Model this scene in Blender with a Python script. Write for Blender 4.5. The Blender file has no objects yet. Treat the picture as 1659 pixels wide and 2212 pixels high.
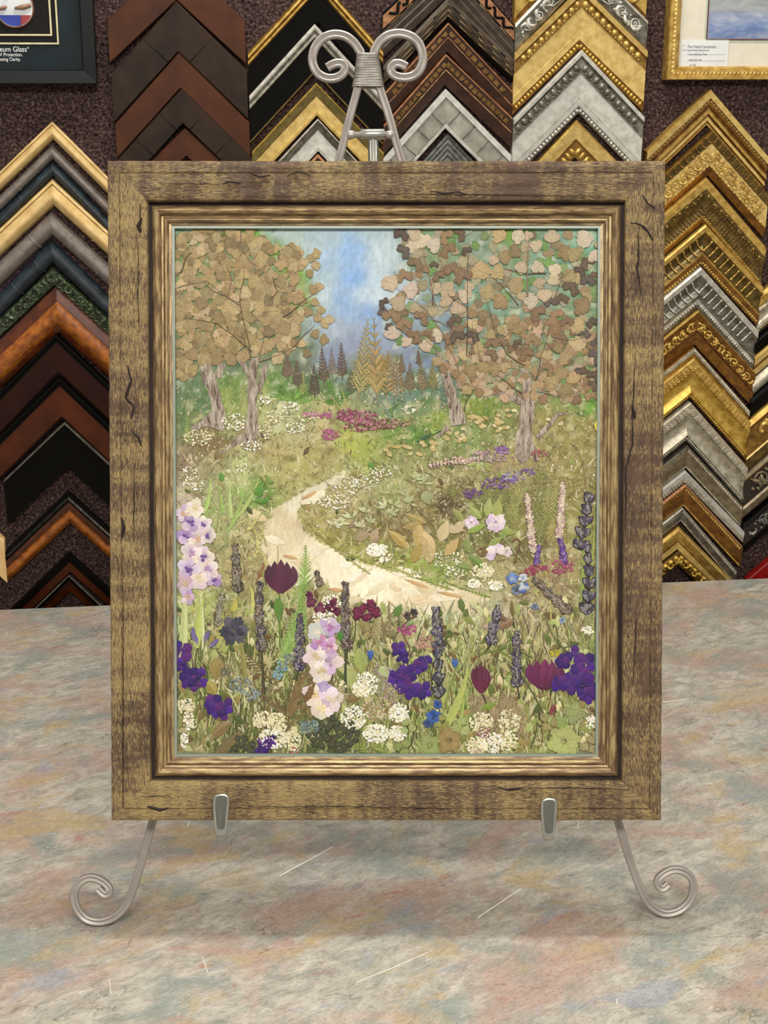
import bpy, math, random
from mathutils import Vector, Matrix, noise

S = bpy.context.scene
COL = S.collection
R = math.radians

# ------------------------------------------------------------------ camera
F = 3200.0; CX = 829.5; CY = 1106.0; PITCH = R(16.7); HC = 0.8004
cam_d = bpy.data.cameras.new('camera'); cam = bpy.data.objects.new('camera', cam_d); COL.objects.link(cam)
cam.location = (0, 0, HC); cam.rotation_euler = (math.pi/2 - PITCH, 0, 0)
cam_d.sensor_fit = 'VERTICAL'; cam_d.sensor_height = 36; cam_d.lens = F/2212*36
cam_d.clip_start = 0.02; cam_d.clip_end = 50
S.camera = cam
S.view_settings.view_transform = 'Standard'; S.view_settings.look = 'None'
S.view_settings.gamma = 1; S.view_settings.use_curve_mapping = False
S.view_settings.exposure = 0.0

# ------------------------------------------------------------------ world and lamps
W = bpy.data.worlds.new('world'); S.world = W; W.use_nodes = True
W.node_tree.nodes['Background'].inputs[0].default_value = (1.0, .96, .9, 1)
W.node_tree.nodes['Background'].inputs[1].default_value = 0.46
def area(name, loc, sx, sy, power, rot=(0, 0, 0), col=(1, .967, .905)):
    l = bpy.data.lights.new(name, 'AREA'); l.shape = 'RECTANGLE'; l.size = sx; l.size_y = sy; l.energy = power; l.color = col
    o = bpy.data.objects.new(name, l); COL.objects.link(o); o.location = loc; o.rotation_euler = rot; return o
area('ceiling_or_fill_lamp', (0.02, 1.71, 2.06), 0.80, 0.16, 25)
area('ceiling_or_fill_lamp', (0.1, -0.75, 2.06), 1.8, .5, 100, (R(40), 0, 0))  # added fill from the front, unseen, to brighten the upright picture
area('ceiling_or_fill_lamp', (1.45, 0.9, 2.06), .4, 1.2, 10, (0, R(10), 0))
area('ceiling_or_fill_lamp', (-1.45, 0.9, 2.06), .4, 1.2, 6, (0, R(-10), 0))

# ------------------------------------------------------------------ geometry helpers
def srgb(h):
    if isinstance(h, str):
        h = tuple(int(h[i:i+2], 16)/255 for i in (0, 2, 4))
    return tuple(c/12.92 if c <= .04045 else ((c+.055)/1.055)**2.4 for c in h)
def ray(px, py):
    u = (px-CX)/F; v = -(py-CY)/F; c, s = math.cos(PITCH), math.sin(PITCH)
    return Vector((u, c+v*s, -s+v*c))
class Plane:
    """a real plane in the room with its own metre coordinates (x right, y up, z out)"""
    def __init__(s, O, ex, ey):
        s.O = O; s.ex = ex.normalized(); s.ey = ey.normalized(); s.n = s.ex.cross(s.ey)
        s.M = Matrix(((s.ex.x, s.ey.x, s.n.x, O.x), (s.ex.y, s.ey.y, s.n.y, O.y), (s.ex.z, s.ey.z, s.n.z, O.z), (0, 0, 0, 1)))
    def loc(s, px, py, off=0.0):
        d = ray(px, py); C = Vector((0, 0, HC)); P = s.O + s.n*off
        t = (P-C).dot(s.n)/d.dot(s.n); q = C + d*t - s.O
        return Vector((q.dot(s.ex), q.dot(s.ey), off))
def ground(px, py, z=0.0):
    d = ray(px, py); t = (z-HC)/d.z; return Vector((d.x*t, d.y*t, z))

class MB:
    def __init__(s): s.v = []; s.f = []; s.m = []; s.c = []
    def quad(s, pts, mi=0, col=None):
        b = len(s.v); s.v += [tuple(p) for p in pts]; s.f.append(tuple(range(b, b+len(pts)))); s.m.append(mi); s.c.append(col)
    def mesh(s, vs, fs, mi=0, cols=None):
        b = len(s.v); s.v += [tuple(p) for p in vs]
        for i, f in enumerate(fs):
            s.f.append(tuple(b+k for k in f)); s.m.append(mi)
            s.c.append(cols[i] if isinstance(cols, list) else cols)
    def box(s, a, b, mi=0, M=None, col=None):
        x0, y0, z0 = a; x1, y1, z1 = b
        vs = [Vector(p) for p in ((x0,y0,z0),(x1,y0,z0),(x1,y1,z0),(x0,y1,z0),(x0,y0,z1),(x1,y0,z1),(x1,y1,z1),(x0,y1,z1))]
        if M: vs = [M @ v for v in vs]
        s.mesh(vs, [(0,3,2,1),(4,5,6,7),(0,1,5,4),(1,2,6,5),(2,3,7,6),(3,0,4,7)], mi, col)
    def tube(s, pts, r, n=6, mi=0, col=None, caps=True, up=None):
        pts = [Vector(p) for p in pts]; k = len(pts); vs = []; fs = []
        for i, p in enumerate(pts):
            t = (pts[min(i+1, k-1)]-pts[max(i-1, 0)])
            if t.length < 1e-9: t = Vector((1, 0, 0))
            t.normalize(); u = up if up else (Vector((0, 0, 1)) if abs(t.z) < .9 else Vector((1, 0, 0)))
            a = t.cross(u).normalized(); b = a.cross(t).normalized()
            rr = r[i] if isinstance(r, (list, tuple)) else r
            for j in range(n):
                th = 2*math.pi*j/n; vs.append(p + a*math.cos(th)*rr + b*math.sin(th)*rr)
        for i in range(k-1):
            for j in range(n): fs.append((i*n+j, i*n+(j+1) % n, (i+1)*n+(j+1) % n, (i+1)*n+j))
        if caps: fs.append(tuple(range(n))[::-1]); fs.append(tuple(range((k-1)*n, k*n)))
        s.mesh(vs, fs, mi, col)
    def dome(s, c, ax, ay, az, nu=8, nv=3, mi=0, col=None):
        """half ellipsoid with semi-axes ax, ay (in the surface) and az (out)"""
        vs = []; fs = []
        for i in range(nv):
            ph = (math.pi/2)*i/nv
            for j in range(nu):
                th = 2*math.pi*j/nu; vs.append(c + ax*math.cos(th)*math.cos(ph) + ay*math.sin(th)*math.cos(ph) + az*math.sin(ph))
        vs.append(c+az)
        for i in range(nv-1):
            for j in range(nu): fs.append((i*nu+j, i*nu+(j+1) % nu, (i+1)*nu+(j+1) % nu, (i+1)*nu+j))
        for j in range(nu): fs.append(((nv-1)*nu+j, (nv-1)*nu+(j+1) % nu, nv*nu))
        s.mesh(vs, fs, mi, col)
    def build(s, name, mats, parent=None, smooth=False, label=None):
        me = bpy.data.meshes.new(name); me.from_pydata(s.v, [], s.f)
        if not isinstance(mats, (list, tuple)): mats = [mats]
        for m in mats: me.materials.append(m)
        me.polygons.foreach_set('material_index', s.m)
        if smooth: me.polygons.foreach_set('use_smooth', [True]*len(s.f))
        if any(c is not None for c in s.c):
            at = me.color_attributes.new('Col', 'FLOAT_COLOR', 'CORNER'); out = []
            for f, c in zip(s.f, s.c):
                if c is None: c = (1, 1, 1)
                if isinstance(c[0], (tuple, list)):
                    for q in c: out += [q[0], q[1], q[2], 1]
                else: out += [c[0], c[1], c[2], 1]*len(f)
            at.data.foreach_set('color', out)
        me.update()
        o = bpy.data.objects.new(name, me); COL.objects.link(o)
        if parent: o.parent = parent
        if label: o['label'] = label
        return o
def tag(o, label=None, cat=None, group=None, kind=None):
    if label: o['label'] = label
    if cat: o['category'] = cat
    if group: o['group'] = group
    if kind: o['kind'] = kind
    return o
def empty(name, M):
    o = bpy.data.objects.new(name, None); COL.objects.link(o); o.empty_display_size = .02; o.matrix_world = M; return o

# ------------------------------------------------------------------ materials
class NT:
    def __init__(s, name):
        s.m = bpy.data.materials.new(name); s.m.use_nodes = True; s.t = s.m.node_tree; s.b = s.t.nodes['Principled BSDF']
    def n(s, ty, **k):
        x = s.t.nodes.new(ty)
        for a, v in k.items():
            if a.startswith('i_'):
                key = a[2:]; key = int(key) if key.isdigit() else key.replace('_', ' ')
                x.inputs[key].default_value = v
            else: setattr(x, a, v)
        return x
    def l(s, a, b): s.t.links.new(a, b)
    def coord(s, scale=(1, 1, 1), rot=(0, 0, 0), which='Object'):
        c = s.n('ShaderNodeTexCoord'); m = s.n('ShaderNodeMapping'); m.inputs['Scale'].default_value = scale; m.inputs['Rotation'].default_value = rot
        s.l(c.outputs[which], m.inputs['Vector']); return m.outputs['Vector']
    def noise(s, vec, scale, detail=4, rough=.55, dist=0):
        x = s.n('ShaderNodeTexNoise'); x.inputs['Scale'].default_value = scale; x.inputs['Detail'].default_value = detail
        x.inputs['Roughness'].default_value = rough; x.inputs['Distortion'].default_value = dist
        s.l(vec, x.inputs['Vector']); return x.outputs['Fac']
    def ramp(s, fac, stops, interp='LINEAR'):
        x = s.n('ShaderNodeValToRGB'); e = x.color_ramp.elements; x.color_ramp.interpolation = interp
        while len(e) < len(stops): e.new(.5)
        for el, (p, c) in zip(e, stops):
            el.position = p; el.color = (*(srgb(c) if isinstance(c, str) else (c, c, c) if isinstance(c, (int, float)) else c), 1)
        s.l(fac, x.inputs[0]); return x.outputs[0]
    def mix(s, fac, a, b, mode='MIX'):
        x = s.n('ShaderNodeMix', data_type='RGBA', blend_type=mode)
        for k, v in ((0, fac), (6, a), (7, b)):
            if isinstance(v, (int, float)): x.inputs[k].default_value = v
            elif isinstance(v, str): x.inputs[k].default_value = (*srgb(v), 1)
            else: s.l(v, x.inputs[k])
        return x.outputs[2]
    def bump(s, h, strength=.3, dist=.001, prev=None):
        x = s.n('ShaderNodeBump'); x.inputs['Strength'].default_value = strength; x.inputs['Distance'].default_value = dist
        s.l(h, x.inputs['Height'])
        if prev: s.l(prev, x.inputs['Normal'])
        s.l(x.outputs[0], s.b.inputs['Normal']); return x.outputs[0]
    def out(s, col=None, rough=.5, metal=0.0, spec=.5):
        if col is not None:
            if isinstance(col, str): s.b.inputs['Base Color'].default_value = (*srgb(col), 1)
            else: s.l(col, s.b.inputs['Base Color'])
        if isinstance(rough, (int, float)): s.b.inputs['Roughness'].default_value = rough
        else: s.l(rough, s.b.inputs['Roughness'])
        s.b.inputs['Metallic'].default_value = metal; s.b.inputs['Specular IOR Level'].default_value = spec
        return s.m
_mc = {}
def finish(name, c1, c2, rough=.4, metal=0.0, scale=60, stretch=(1, 1, 1), bump=.15, lo=.35, hi=.7, spec=.5):
    """two-tone worn finish"""
    if name in _mc: return _mc[name]
    t = NT(name); v = t.coord(stretch); f = t.noise(v, scale, 5, .6)
    c = t.ramp(f, [(lo, c1), (hi, c2)]); t.bump(f, bump, .0008)
    _mc[name] = t.out(c, rough, metal, spec); return _mc[name]
def leafmat():
    t = NT('pressed plant'); a = t.n('ShaderNodeAttribute', attribute_name='Col'); v = t.coord()
    f = t.noise(v, 420, 4, .6); g = t.noise(v, 1300, 2)
    r = t.ramp(f, [(.25, (.80, .80, .78)), (.55, (1.08, 1.08, 1.08)), (.85, (1.2, 1.2, 1.2))])
    c = t.mix(.8, a.outputs['Color'], r, 'MULTIPLY'); t.bump(g, .3, .0005); return t.out(c, .5, 0, .3)
M_plant = leafmat()

# ------------------------------------------------------------------ planes of the place
PL0 = ground(0, 1316); PL1 = ground(1659, 1248)          # back edge of the counter
wdir = (PL1-PL0).normalized(); wback = Vector((-wdir.y, wdir.x, 0))
WALL = Plane(PL0 + wback*.05, wdir, Vector((0, 0, 1)))
LEAN = PITCH - R(1.94)
zb = F*.526/1189
B = Vector((0, 0, HC)) + ray(834.5, 1773)*zb              # front bottom centre of the picture frame
FR = Plane(B, Vector((1, 0, 0)), Vector((0, math.sin(LEAN), math.cos(LEAN))))
print('wall origin', WALL.O, 'frame', B)

# ------------------------------------------------------------------ the room
t = NT('carpet wall'); v = t.coord()
f = t.noise(v, 240, 3, .75, .5); g = t.noise(v, 30, 3, .6); vo = t.n('ShaderNodeTexVoronoi'); vo.inputs['Scale'].default_value = 300; t.l(v, vo.inputs['Vector'])
c = t.ramp(f, [(.36, '1c1414'), (.52, '4b3a37'), (.66, '75605a'), (.8, '9a857a')]); c2 = t.ramp(g, [(.3, (.72, .70, .74)), (.7, (1.0, .98, .98))])
t.bump(f, 1.0, .004); M_carpet = t.out(t.mix(1.0, c, c2, 'MULTIPLY'), .95, 0, .1)
mb = MB(); mb.box((-1.6, -.92, -.06), (2.8, 2.12, 0)); wall = mb.build('wall_back', M_carpet); wall.matrix_world = WALL.M; wall['kind'] = 'structure'
M_paint = finish('painted ceiling', 'cfcac0', 'd6d2c8', .9, 0, 20)
M_floor = finish('floor carpet', '4a4440', '5a534e', .95, 0, 200)
mb = MB(); mb.box((-2.6, -2.2, 2.12), (2.6, 3.4, 2.16)); o = mb.build('ceiling', M_paint); o['kind'] = 'structure'
mb = MB(); mb.box((-2.6, -2.2, -.96), (2.6, 3.4, -.92)); o = mb.build('floor', M_floor); o['kind'] = 'structure'

# the counter
def countermat():
    t = NT('slate pattern laminate'); c0 = t.n('ShaderNodeTexCoord'); vec = c0.outputs['Object']
    def mp(scale, rot=0, loc=(0, 0, 0)):
        m = t.n('ShaderNodeMapping', vector_type='TEXTURE'); m.inputs['Scale'].default_value = (1, 1/scale[1], 1); m.inputs['Rotation'].default_value = (0, 0, -rot*1.35); m.inputs['Location'].default_value = loc
        t.l(vec, m.inputs['Vector']); return m.outputs['Vector']
    st = mp((1, 1.9, 1), R(-26)); st2 = mp((1, 3.2, 1), R(-27), (3, 1, 0))
    base = t.ramp(t.noise(st, 34, 8, .72, .6), [(.3, '86837a'), (.47, 'a8a296'), (.6, 'bdb7aa'), (.78, 'd6d0c3')])
    pk = t.ramp(t.noise(mp((1, 1.3, 1), R(-15), (1.3, .2, 0)), 7.5, 6, .62, .5), [(.48, 0.0), (.61, .62)])
    c = t.mix(pk, base, 'ac8a7c')
    te = t.ramp(t.noise(mp((1, 1.3, 1), R(-20), (7.3, 4.2, 0)), 8, 6, .66, .6), [(.50, 0.0), (.62, .68)])
    c = t.mix(te, c, '838f88')
    oc = t.ramp(t.noise(mp((1, 1.4, 1), R(-20), (2.1, 9.2, 0)), 9, 6, .66, .6), [(.54, 0.0), (.64, .65)])
    c = t.mix(oc, c, 'b29b6c')
    rd = t.ramp(t.noise(mp((1, 2.2, 1), R(-20), (5.1, 2.2, 0)), 22, 5, .6, .4), [(.64, 0.0), (.72, .55)])
    c = t.mix(rd, c, 'a5605a')
    bl = t.ramp(t.noise(mp((1, 1.6, 1), R(-20), (9.1, 6.2, 0)), 13, 5, .62, .6), [(.6, 0.0), (.68, .5)])
    c = t.mix(bl, c, '8d97a6')
    fs = t.ramp(t.noise(st2, 150, 6, .75, .4), [(.34, (.5, .5, .48)), (.52, (.97, .97, .97)), (.75, (1.06, 1.06, 1.06))])
    c = t.mix(.75, c, fs, 'MULTIPLY')
    hl = t.ramp(t.noise(mp((1, 3, 1), R(-30), (4, 4, 0)), 90, 5, .7, .5), [(.60, 0.0), (.72, .5)])
    c = t.mix(hl, c, 'dcd8cc')
    # fine cracks
    nz = t.n('ShaderNodeTexNoise'); nz.inputs['Scale'].default_value = 14; nz.inputs['Detail'].default_value = 5; t.l(st, nz.inputs['Vector'])
    ad = t.n('ShaderNodeMix', data_type='VECTOR'); ad.inputs[0].default_value = .16; t.l(st, ad.inputs[4]); t.l(nz.outputs['Color'], ad.inputs[5])
    vo = t.n('ShaderNodeTexVoronoi', feature='DISTANCE_TO_EDGE'); vo.inputs['Scale'].default_value = 8; t.l(ad.outputs[1], vo.inputs['Vector'])
    cr = t.ramp(vo.outputs[0], [(0.0, 1.0), (.012, 0.0)]); ms = t.ramp(t.noise(mp((1, 1, 1), 0, (8, 8, 0)), 11, 3), [(.54, 0.0), (.62, .65)])
    k = t.mix(1.0, cr, ms, 'MULTIPLY'); c = t.mix(k, c, '4c4a42')
    h = t.noise(st2, 110, 5, .7); t.bump(h, .12, .0006)
    return t.out(c, .42, 0, .45)
M_counter = countermat()
top = empty('counter', Matrix.Identity(4)); tag(top, 'slate-patterned counter in grey, pink and green that carries the easel', 'counter')
e0 = PL0 - wdir*1.1; e1 = PL1 + wdir*1.1
mb = MB(); zt = -.04
P = [(-1.7, .35), (1.7, .35), (e1.x, e1.y), (e0.x, e0.y)]
bm_pts = [(x, y, 0) for x, y in P] + [(x, y, zt) for x, y in P]
mb.mesh(bm_pts, [(0, 1, 2, 3), (7, 6, 5, 4), (0, 4, 5, 1), (1, 5, 6, 2), (2, 6, 7, 3), (3, 7, 4, 0)])
o = mb.build('worktop', M_counter, top)
bv = o.modifiers.new('bevel', 'BEVEL'); bv.width = .003; bv.segments = 2
M_cab = finish('counter cabinet', '6d655c', '7a7268', .6, 0, 30)
mb = MB(); mb.box((-1.6, .40, -.92), (1.6, 1.75, -.04)); mb.build('cabinet', M_cab, top)
M_scr = finish('scratch', 'e6e2d6', 'f1eee4', .6)
def scratch(pts, w=.0011):
    mb = MB(); q = [ground(*p) for p in pts]
    for a, b in zip(q, q[1:]):
        d = (b-a); s_ = Vector((-d.y, d.x, 0)).normalized()*w/2; up = Vector((0, 0, .0004))
        mb.mesh([a-s_, a+s_, b+s_, b-s_, (a-s_)+up, (a+s_)+up, (b+s_)+up, (b-s_)+up], [(0,1,2,3),(7,6,5,4),(0,4,5,1),(1,5,6,2),(2,6,7,3),(3,7,4,0)])
    mb.build('scratch', M_scr, top)
scratch([(604, 1892), (660, 1862), (718, 1830)]); scratch([(1031, 1983), (1080, 1950), (1125, 1920)], .0008)
scratch([(770, 2122), (850, 2090), (925, 2057)], .0005); scratch([(1248, 1776), (1249, 1790)], .0007); scratch([(437, 2068), (449, 2102)], .0005)
scratch([(1332, 2158), (1333, 2170)], .0007); scratch([(236, 2117), (240, 2148)], .0005); scratch([(1430, 1517), (1482, 1511)], .0008); scratch([(405,1787),(409,1776)],.0007)
# ------------------------------------------------------------------ corner samples on the wall
def gold(n, a, b, **k): return finish(n, a, b, k.pop('rough', .34), k.pop('metal', .55), k.pop('scale', 90), **k)
MT = {
 'gold': gold('aged gold leaf', 'a07a35', 'd8b765'), 'goldflat': gold('pale gold panel', 'b2924e', 'd6b973', rough=.42, metal=.35, lo=.3, hi=.6),
 'golddk': gold('dark antique gold', '5d421a', '9a7434'), 'goldbr': gold('bright gold', 'a8822e', 'dcbc60', rough=.42, metal=.6),
 'goldbrn': gold('brown gold', '5b3a12', '8f6224', rough=.38), 'champ': gold('champagne silver', '968e7a', 'cfc8b4', rough=.44, metal=.55),
 'silver': gold('worn silver', '9a968c', 'd2cec3', rough=.4, metal=.4), 'silverdk': gold('dark pewter', '4e4c42', '8c887a', rough=.4, metal=.5),
 'silverflat': gold('brushed silver panel', 'a4a298', 'c6c4bb', rough=.5, metal=.25, lo=.3, hi=.6), 'pewter': gold('bronze pewter', '5f5440', '8b7d62', rough=.4, metal=.5),
 'black': finish('black lacquer', '060504', '0a0806', .55, 0, 40, spec=.1), 'blackgreen': finish('green black carving', '11170f', '4c5a3a', .32, .2, 160),
 'leathdk': finish('dark brown leather', '1d120a', '302013', .55, 0, 28, bump=.25, spec=.2), 'leathrd': finish('reddish brown leather', '371b0e', '4c2812', .55, 0, 24, bump=.25, spec=.2),
 'olive': gold('thin olive gold lip', '6f6436', '948653'), 'redwood': finish('dark red wood', '1c0703', '300e05', .5, 0, 18, spec=.2), 'redwood2': finish('warm red brown wood', '351505', '572409', .5, 0, 16, spec=.25),
 'amber': finish('glossy amber burl', '6a340c', 'a8621c', .28, 0, 90), 'amberdk': finish('glossy dark burl', '341405', '5e2a0c', .28, 0, 60),
 'bamboo': finish('natural bamboo', 'b8965c', 'd6ba82', .4, 0, 60, bump=.1), 'bamboogr': finish('grey bamboo', '5f5752', '7d736b', .42, 0, 80, bump=.15), 'bamboobk': finish('blue black bamboo', '141a1f', '2a343b', .35, 0, 70, bump=.15),
 'brwood': finish('dark striped wood', '2c2219', '4c3e30', .5, 0, 70, bump=.4), 'copper': gold('copper and black swirls', '8d5c3c', 'b98a62', scale=120), 'bronzewd': finish('dark bronze wood', '2a1710', '452a1c', .4, .1, 60),
 'mosaic': gold('tan mosaic chip', '7c5a2c', 'b08a4e', scale=200), 'brick': finish('grey stone inset', '77766a', 'a3a294', .55, .1, 45), 'ridge': finish('grey ridged wood', '3d3e3a', '6a6c66', .5, .1, 120),
 'red': finish('red lacquer', '6d0c0a', '8c1411', .35), 'tanwood': finish('pale tan wood', 'c9a36a', 'dcbb84', .5, 0, 50), 'groovedk': finish('dark groove', '1b120a', '2a1d10', .7),  # last entry: dark ground between the carved scrolls
 'dkgold': gold('dark bronze gold', '473717', '7d6835', rough=.36), 'goldscratch': gold('gold scratch line', 'a9935a', 'd8c58a', scale=300)}  # dkgold: a bronze gold darker than golddk
MK = list(MT)
def mi(k): return k
class Leg:
    """one mitred leg of a corner sample; coordinates: d along x from the apex, v drop below the outer edge"""
    def __init__(s, side, xend, slope): s.side = side; s.xe = xend; s.s = slope; s.L = abs(xend)
    def p(s, d, v, t): return Vector((s.side*d, -s.s*d - v, t))
def sample(label, apex, left, right, y2, T, prof, orn=(), group='corner moulding samples', x2=None, tilt=0):
    """prof: list of (v fraction, height mm, material of the strip that follows)"""
    A = WALL.loc(*apex, T*.6e-3); Lf = WALL.loc(*left, T*.6e-3); Rt = WALL.loc(*right, T*.6e-3); A2 = WALL.loc(x2 or apex[0], y2, T*.6e-3)
    dy = A.y - A2.y
    root = empty('corner_sample', WALL.M @ Matrix.Translation((A.x, A.y, 0)))
    tag(root, label, 'frame sample', group)
    used = []
    def ix(k):
        if k not in used: used.append(k)
        return used.index(k)
    for side, E in ((-1, Lf), (1, Rt)):
        L = abs(E.x-A.x); s_ = (A.y-E.y)/L; leg = Leg(side, side*L, s_); used = []; mb = MB()
        cosw = 1/math.sqrt(1+s_*s_)
        n = len(prof); rows = []
        pts = [(prof[0][0]*dy, 0.0005)] + [(a*dy, b*1e-3) for a, b, c in prof] + [(prof[-1][0]*dy, 0.0005)]
        ms = [prof[0][2]] + [c for a, b, c in prof[:-1]] + [prof[-2][2]]
        ends = [[leg.p(0, v, t) for v, t in pts], [leg.p(L, v, t) for v, t in pts]]
        for i in range(len(pts)-1):
            q = [ends[0][i], ends[1][i], ends[1][i+1], ends[0][i+1]]
            if side > 0: q = q[::-1]
            mb.quad(q[::-1], ix(ms[i]))
        mb.quad(ends[1] if side > 0 else ends[1][::-1], ix('groovedk' if False else ms[len(ms)//2])); mb.quad(ends[0][::-1] if side > 0 else ends[0], ix(ms[len(ms)//2]))
        mb.quad([ends[0][0], ends[1][0], ends[1][-1], ends[0][-1]] if side > 0 else [ends[0][0], ends[0][-1], ends[1][-1], ends[1][0]], ix(ms[0]))
        lo = mb.build('moulding_leg', [MT[k] for k in used], root, True); lo.data.set_sharp_from_angle(angle=R(28))
        al = Vector((side, -s_, 0)).normalized(); qd = Vector((-side*s_, -1, 0)).normalized(); out = Vector((0, 0, 1)); slant = L/cosw
        for od in orn:
            kind, v0, v1, h, mat = od[:5]; pitch = od[5]*1e-3 if len(od) > 5 else 0
            ob = MB(); w = (v1-v0)*dy*cosw; vm = (v0+v1)/2*dy; h = h*1e-3
            C0 = leg.p(0, vm, h); rnd = random.Random(int(apex[0]*7+apex[1]*3+side))
            def at(a, q, t=0): return C0 + al*a + qd*q + out*t
            p_ = pitch or w*1.05; cnt = int((slant-w*.5)/p_)
            for i in range(cnt):
                a = p_*(i+.6)
                if kind == 'bead': ob.dome(at(a, 0), al*p_*.46, qd*w*.46, out*w*.45, 7, 2)
                elif kind == 'rope':
                    ob.dome(at(a, 0), (al*.75+qd*.66*side*1)*w*.62, (al*.7-qd*.7)*p_*.36, out*w*.35, 7, 2)
                elif kind == 'leaf':
                    sg = 1
                    pts_ = [at(a+math.cos(x)*p_*.42, sg*math.sin(x)*w*.42, w*.08*math.sin(k)) for k, x in enumerate([-2.4+.62*j for j in range(8)])]
                    ob.tube(pts_, [w*.05+w*.09*math.sin(math.pi*(j+1)/9) for j in range(8)], 5)
                    ob.dome(at(a, w*.02), al*w*.17, qd*w*.2, out*w*.2, 6, 2)
                elif kind == 'rib':
                    pts_ = [at(a+.16*p_*math.sin(math.pi*j/5), w*(-.48+.96*j/5), .0012-.005*math.sin(math.pi*j/5)*min(1, w/.02)+.001) for j in range(6)]
                    ob.tube(pts_, p_*.13 if p_ < .012 else .0014, 5)
                elif kind == 'scoop':
                    ob.dome(at(a, 0, -.002), al*p_*.42, qd*w*.47, out*.0045, 8, 3)
                elif kind == 'scroll':
                    sg = 1 if i % 2 else -1; k = 13
                    pts_ = []
                    for j in range(k):
                        x = j/(k-1); th = x*4.6*math.pi/1.6; rr = (1-x*.82)*w*.40
                        pts_.append(at(a+math.cos(th)*rr*1.0, sg*(math.sin(th)*rr)+sg*w*.04, .0006))
                    ob.tube(pts_, [w*.075*(1-.4*j/k) for j in range(k)], 5)
                    ob.tube([at(a-p_*.5, -sg*w*.42, .0003), at(a, -sg*w*.34, .001), at(a+p_*.5, sg*w*.42, .0003)], w*.05, 5)
                    ob.dome(at(a, sg*w*.04), al*w*.1, qd*w*.1, out*w*.1, 6, 2)
                    ob.dome(at(a+p_*.5, -sg*w*.25), al*w*.09, qd*w*.13, out*w*.09, 6, 2)
                elif kind == 'chunk':
                    ob.dome(at(a, -.1*w), (al+qd*.45)*p_*.40, (qd-al*.3)*w*.42, out*w*.32, 7, 2)
                    ob.dome(at(a+p_*.45, w*.2), al*p_*.16, qd*w*.2, out*w*.22, 6, 2)
                elif kind == 'swirl':
                    pts_ = [at(a+p_*(x-.5)*1.0, w*.3*math.sin(x*2*math.pi+i), .0004) for x in [j/7 for j in range(8)]]
                    ob.tube(pts_, w*.17, 5)
                elif kind == 'tile':
                    b_ = w*.42*rnd.uniform(.7, 1); l_ = p_*rnd.uniform(.28, .42); sk = rnd.uniform(-.3, .3)*w
                    q = [at(a-l_, -b_), at(a+l_+sk, -b_), at(a+l_-sk*.5, b_), at(a-l_+sk*.4, b_)]
                    ob.mesh(q+[x+out*.0006 for x in q], [(7,6,5,4),(4,5,6,7),(0,1,5,4),(1,2,6,5),(2,3,7,6),(3,0,4,7)])
                elif kind == 'node':
                    off = rnd.uniform(-.2, .2)*p_
                    k = 8; r0 = w*.5
                    ob = MB(); ob.tube([at(a+off+.1*w*math.sin(math.pi*j/k), -r0*math.cos(math.pi*j/k), -w*.02+w*.42*math.sin(math.pi*j/k)*od[6]) for j in range(k+1)], w*.045, 5); ob.build('bamboo_node', MT[mat], lo, True); ob = MB()
                elif kind == 'joint':
                    ob.tube([at(a, -w*.5, .0002), at(a, w*.5, .0002)], .0007, 4)
                elif kind == 'curl':
                    th0 = rnd.uniform(0, 6.28); pts_ = [at(a+rnd.uniform(-.1, .1)*p_+math.cos(th0+x)*w*.3, math.sin(th0+x)*w*.3, rnd.uniform(0, .002)) for x in (0, .7, 1.4, 2.1, 2.8, 3.5)]
                    ob.tube(pts_, [w*.05, w*.12, w*.16, w*.14, w*.09, w*.05], 5)
                    ob.dome(at(a+p_*.4, rnd.uniform(-.3, .3)*w), al*w*.14, qd*w*.12, out*w*.18, 6, 2)
            if kind == 'line':
                ob.box((0, 0, 0), (1, 1, 1), 0, Matrix(((al.x*slant, qd.x*w, 0, C0.x-qd.x*w/2), (al.y*slant, qd.y*w, 0, C0.y-qd.y*w/2), (0, 0, .0008, C0.z-.0003), (0, 0, 0, 1))))
            if kind == 'dash':
                a = 0
                while a < slant*.97:
                    ln = rnd.uniform(.006, .03); e = min(a+ln, slant*.98); q0 = rnd.uniform(-.1, .1)*w
                    ob.tube([at(a, q0), at(e, q0)], .00035, 4); a = e + rnd.uniform(.002, .02)
            nm = {'bead': 'bead_row', 'rope': 'rope_trim', 'leaf': 'leaf_trim', 'rib': 'carved_ribs', 'scoop': 'scoop_row', 'scroll': 'carved_scrolls', 'chunk': 'carved_knots',
                  'swirl': 'swirl_inlay', 'tile': 'inlay_chips', 'node': 'bamboo_node', 'joint': 'inset_joint', 'curl': 'carved_leaves', 'line': 'inlay_line', 'dash': 'gilded_scratches'}[kind]
            if ob.v: ob.build(nm, MT[mat], lo, smooth=kind not in ('tile', 'line'))
    return root
def scoop(a, b, t0, t1, depth, mat, n=6):
    """concave run of profile points from v=a to v=b"""
    return [(a+(b-a)*i/n, t0+(t1-t0)*i/n - depth*math.sin(math.pi*i/n), mat) for i in range(n)]
def hump(a, b, t0, up, mat, n=7): return [(a+(b-a)*i/n, t0+up*math.sin(math.pi*i/n), mat) for i in range(n)]
G = 'dark leather corner samples, first hanging strip'
flat = lambda m, t: [(0, t-1.5, m), (.04, t, m), (.97, t, m), (1, t-1, m)]
sample('reddish-brown leather corner moulding cut off by the top of the picture', (378, -95), (233, 42), (528, 45), 1, 20, flat('leathrd', 20), [], G)
sample('dark brown leather corner moulding with its point at the top edge of the picture', (381, 3), (241, 158), (533, 152), 112, 21, flat('leathdk', 21), [('joint', .03, .97, 21, 'leathdk', 75)], G)
sample('reddish-brown leather corner moulding between two dark leather ones', (387, 113), (250, 266), (538, 263), 190, 20, flat('leathrd', 20), [], G)
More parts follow.
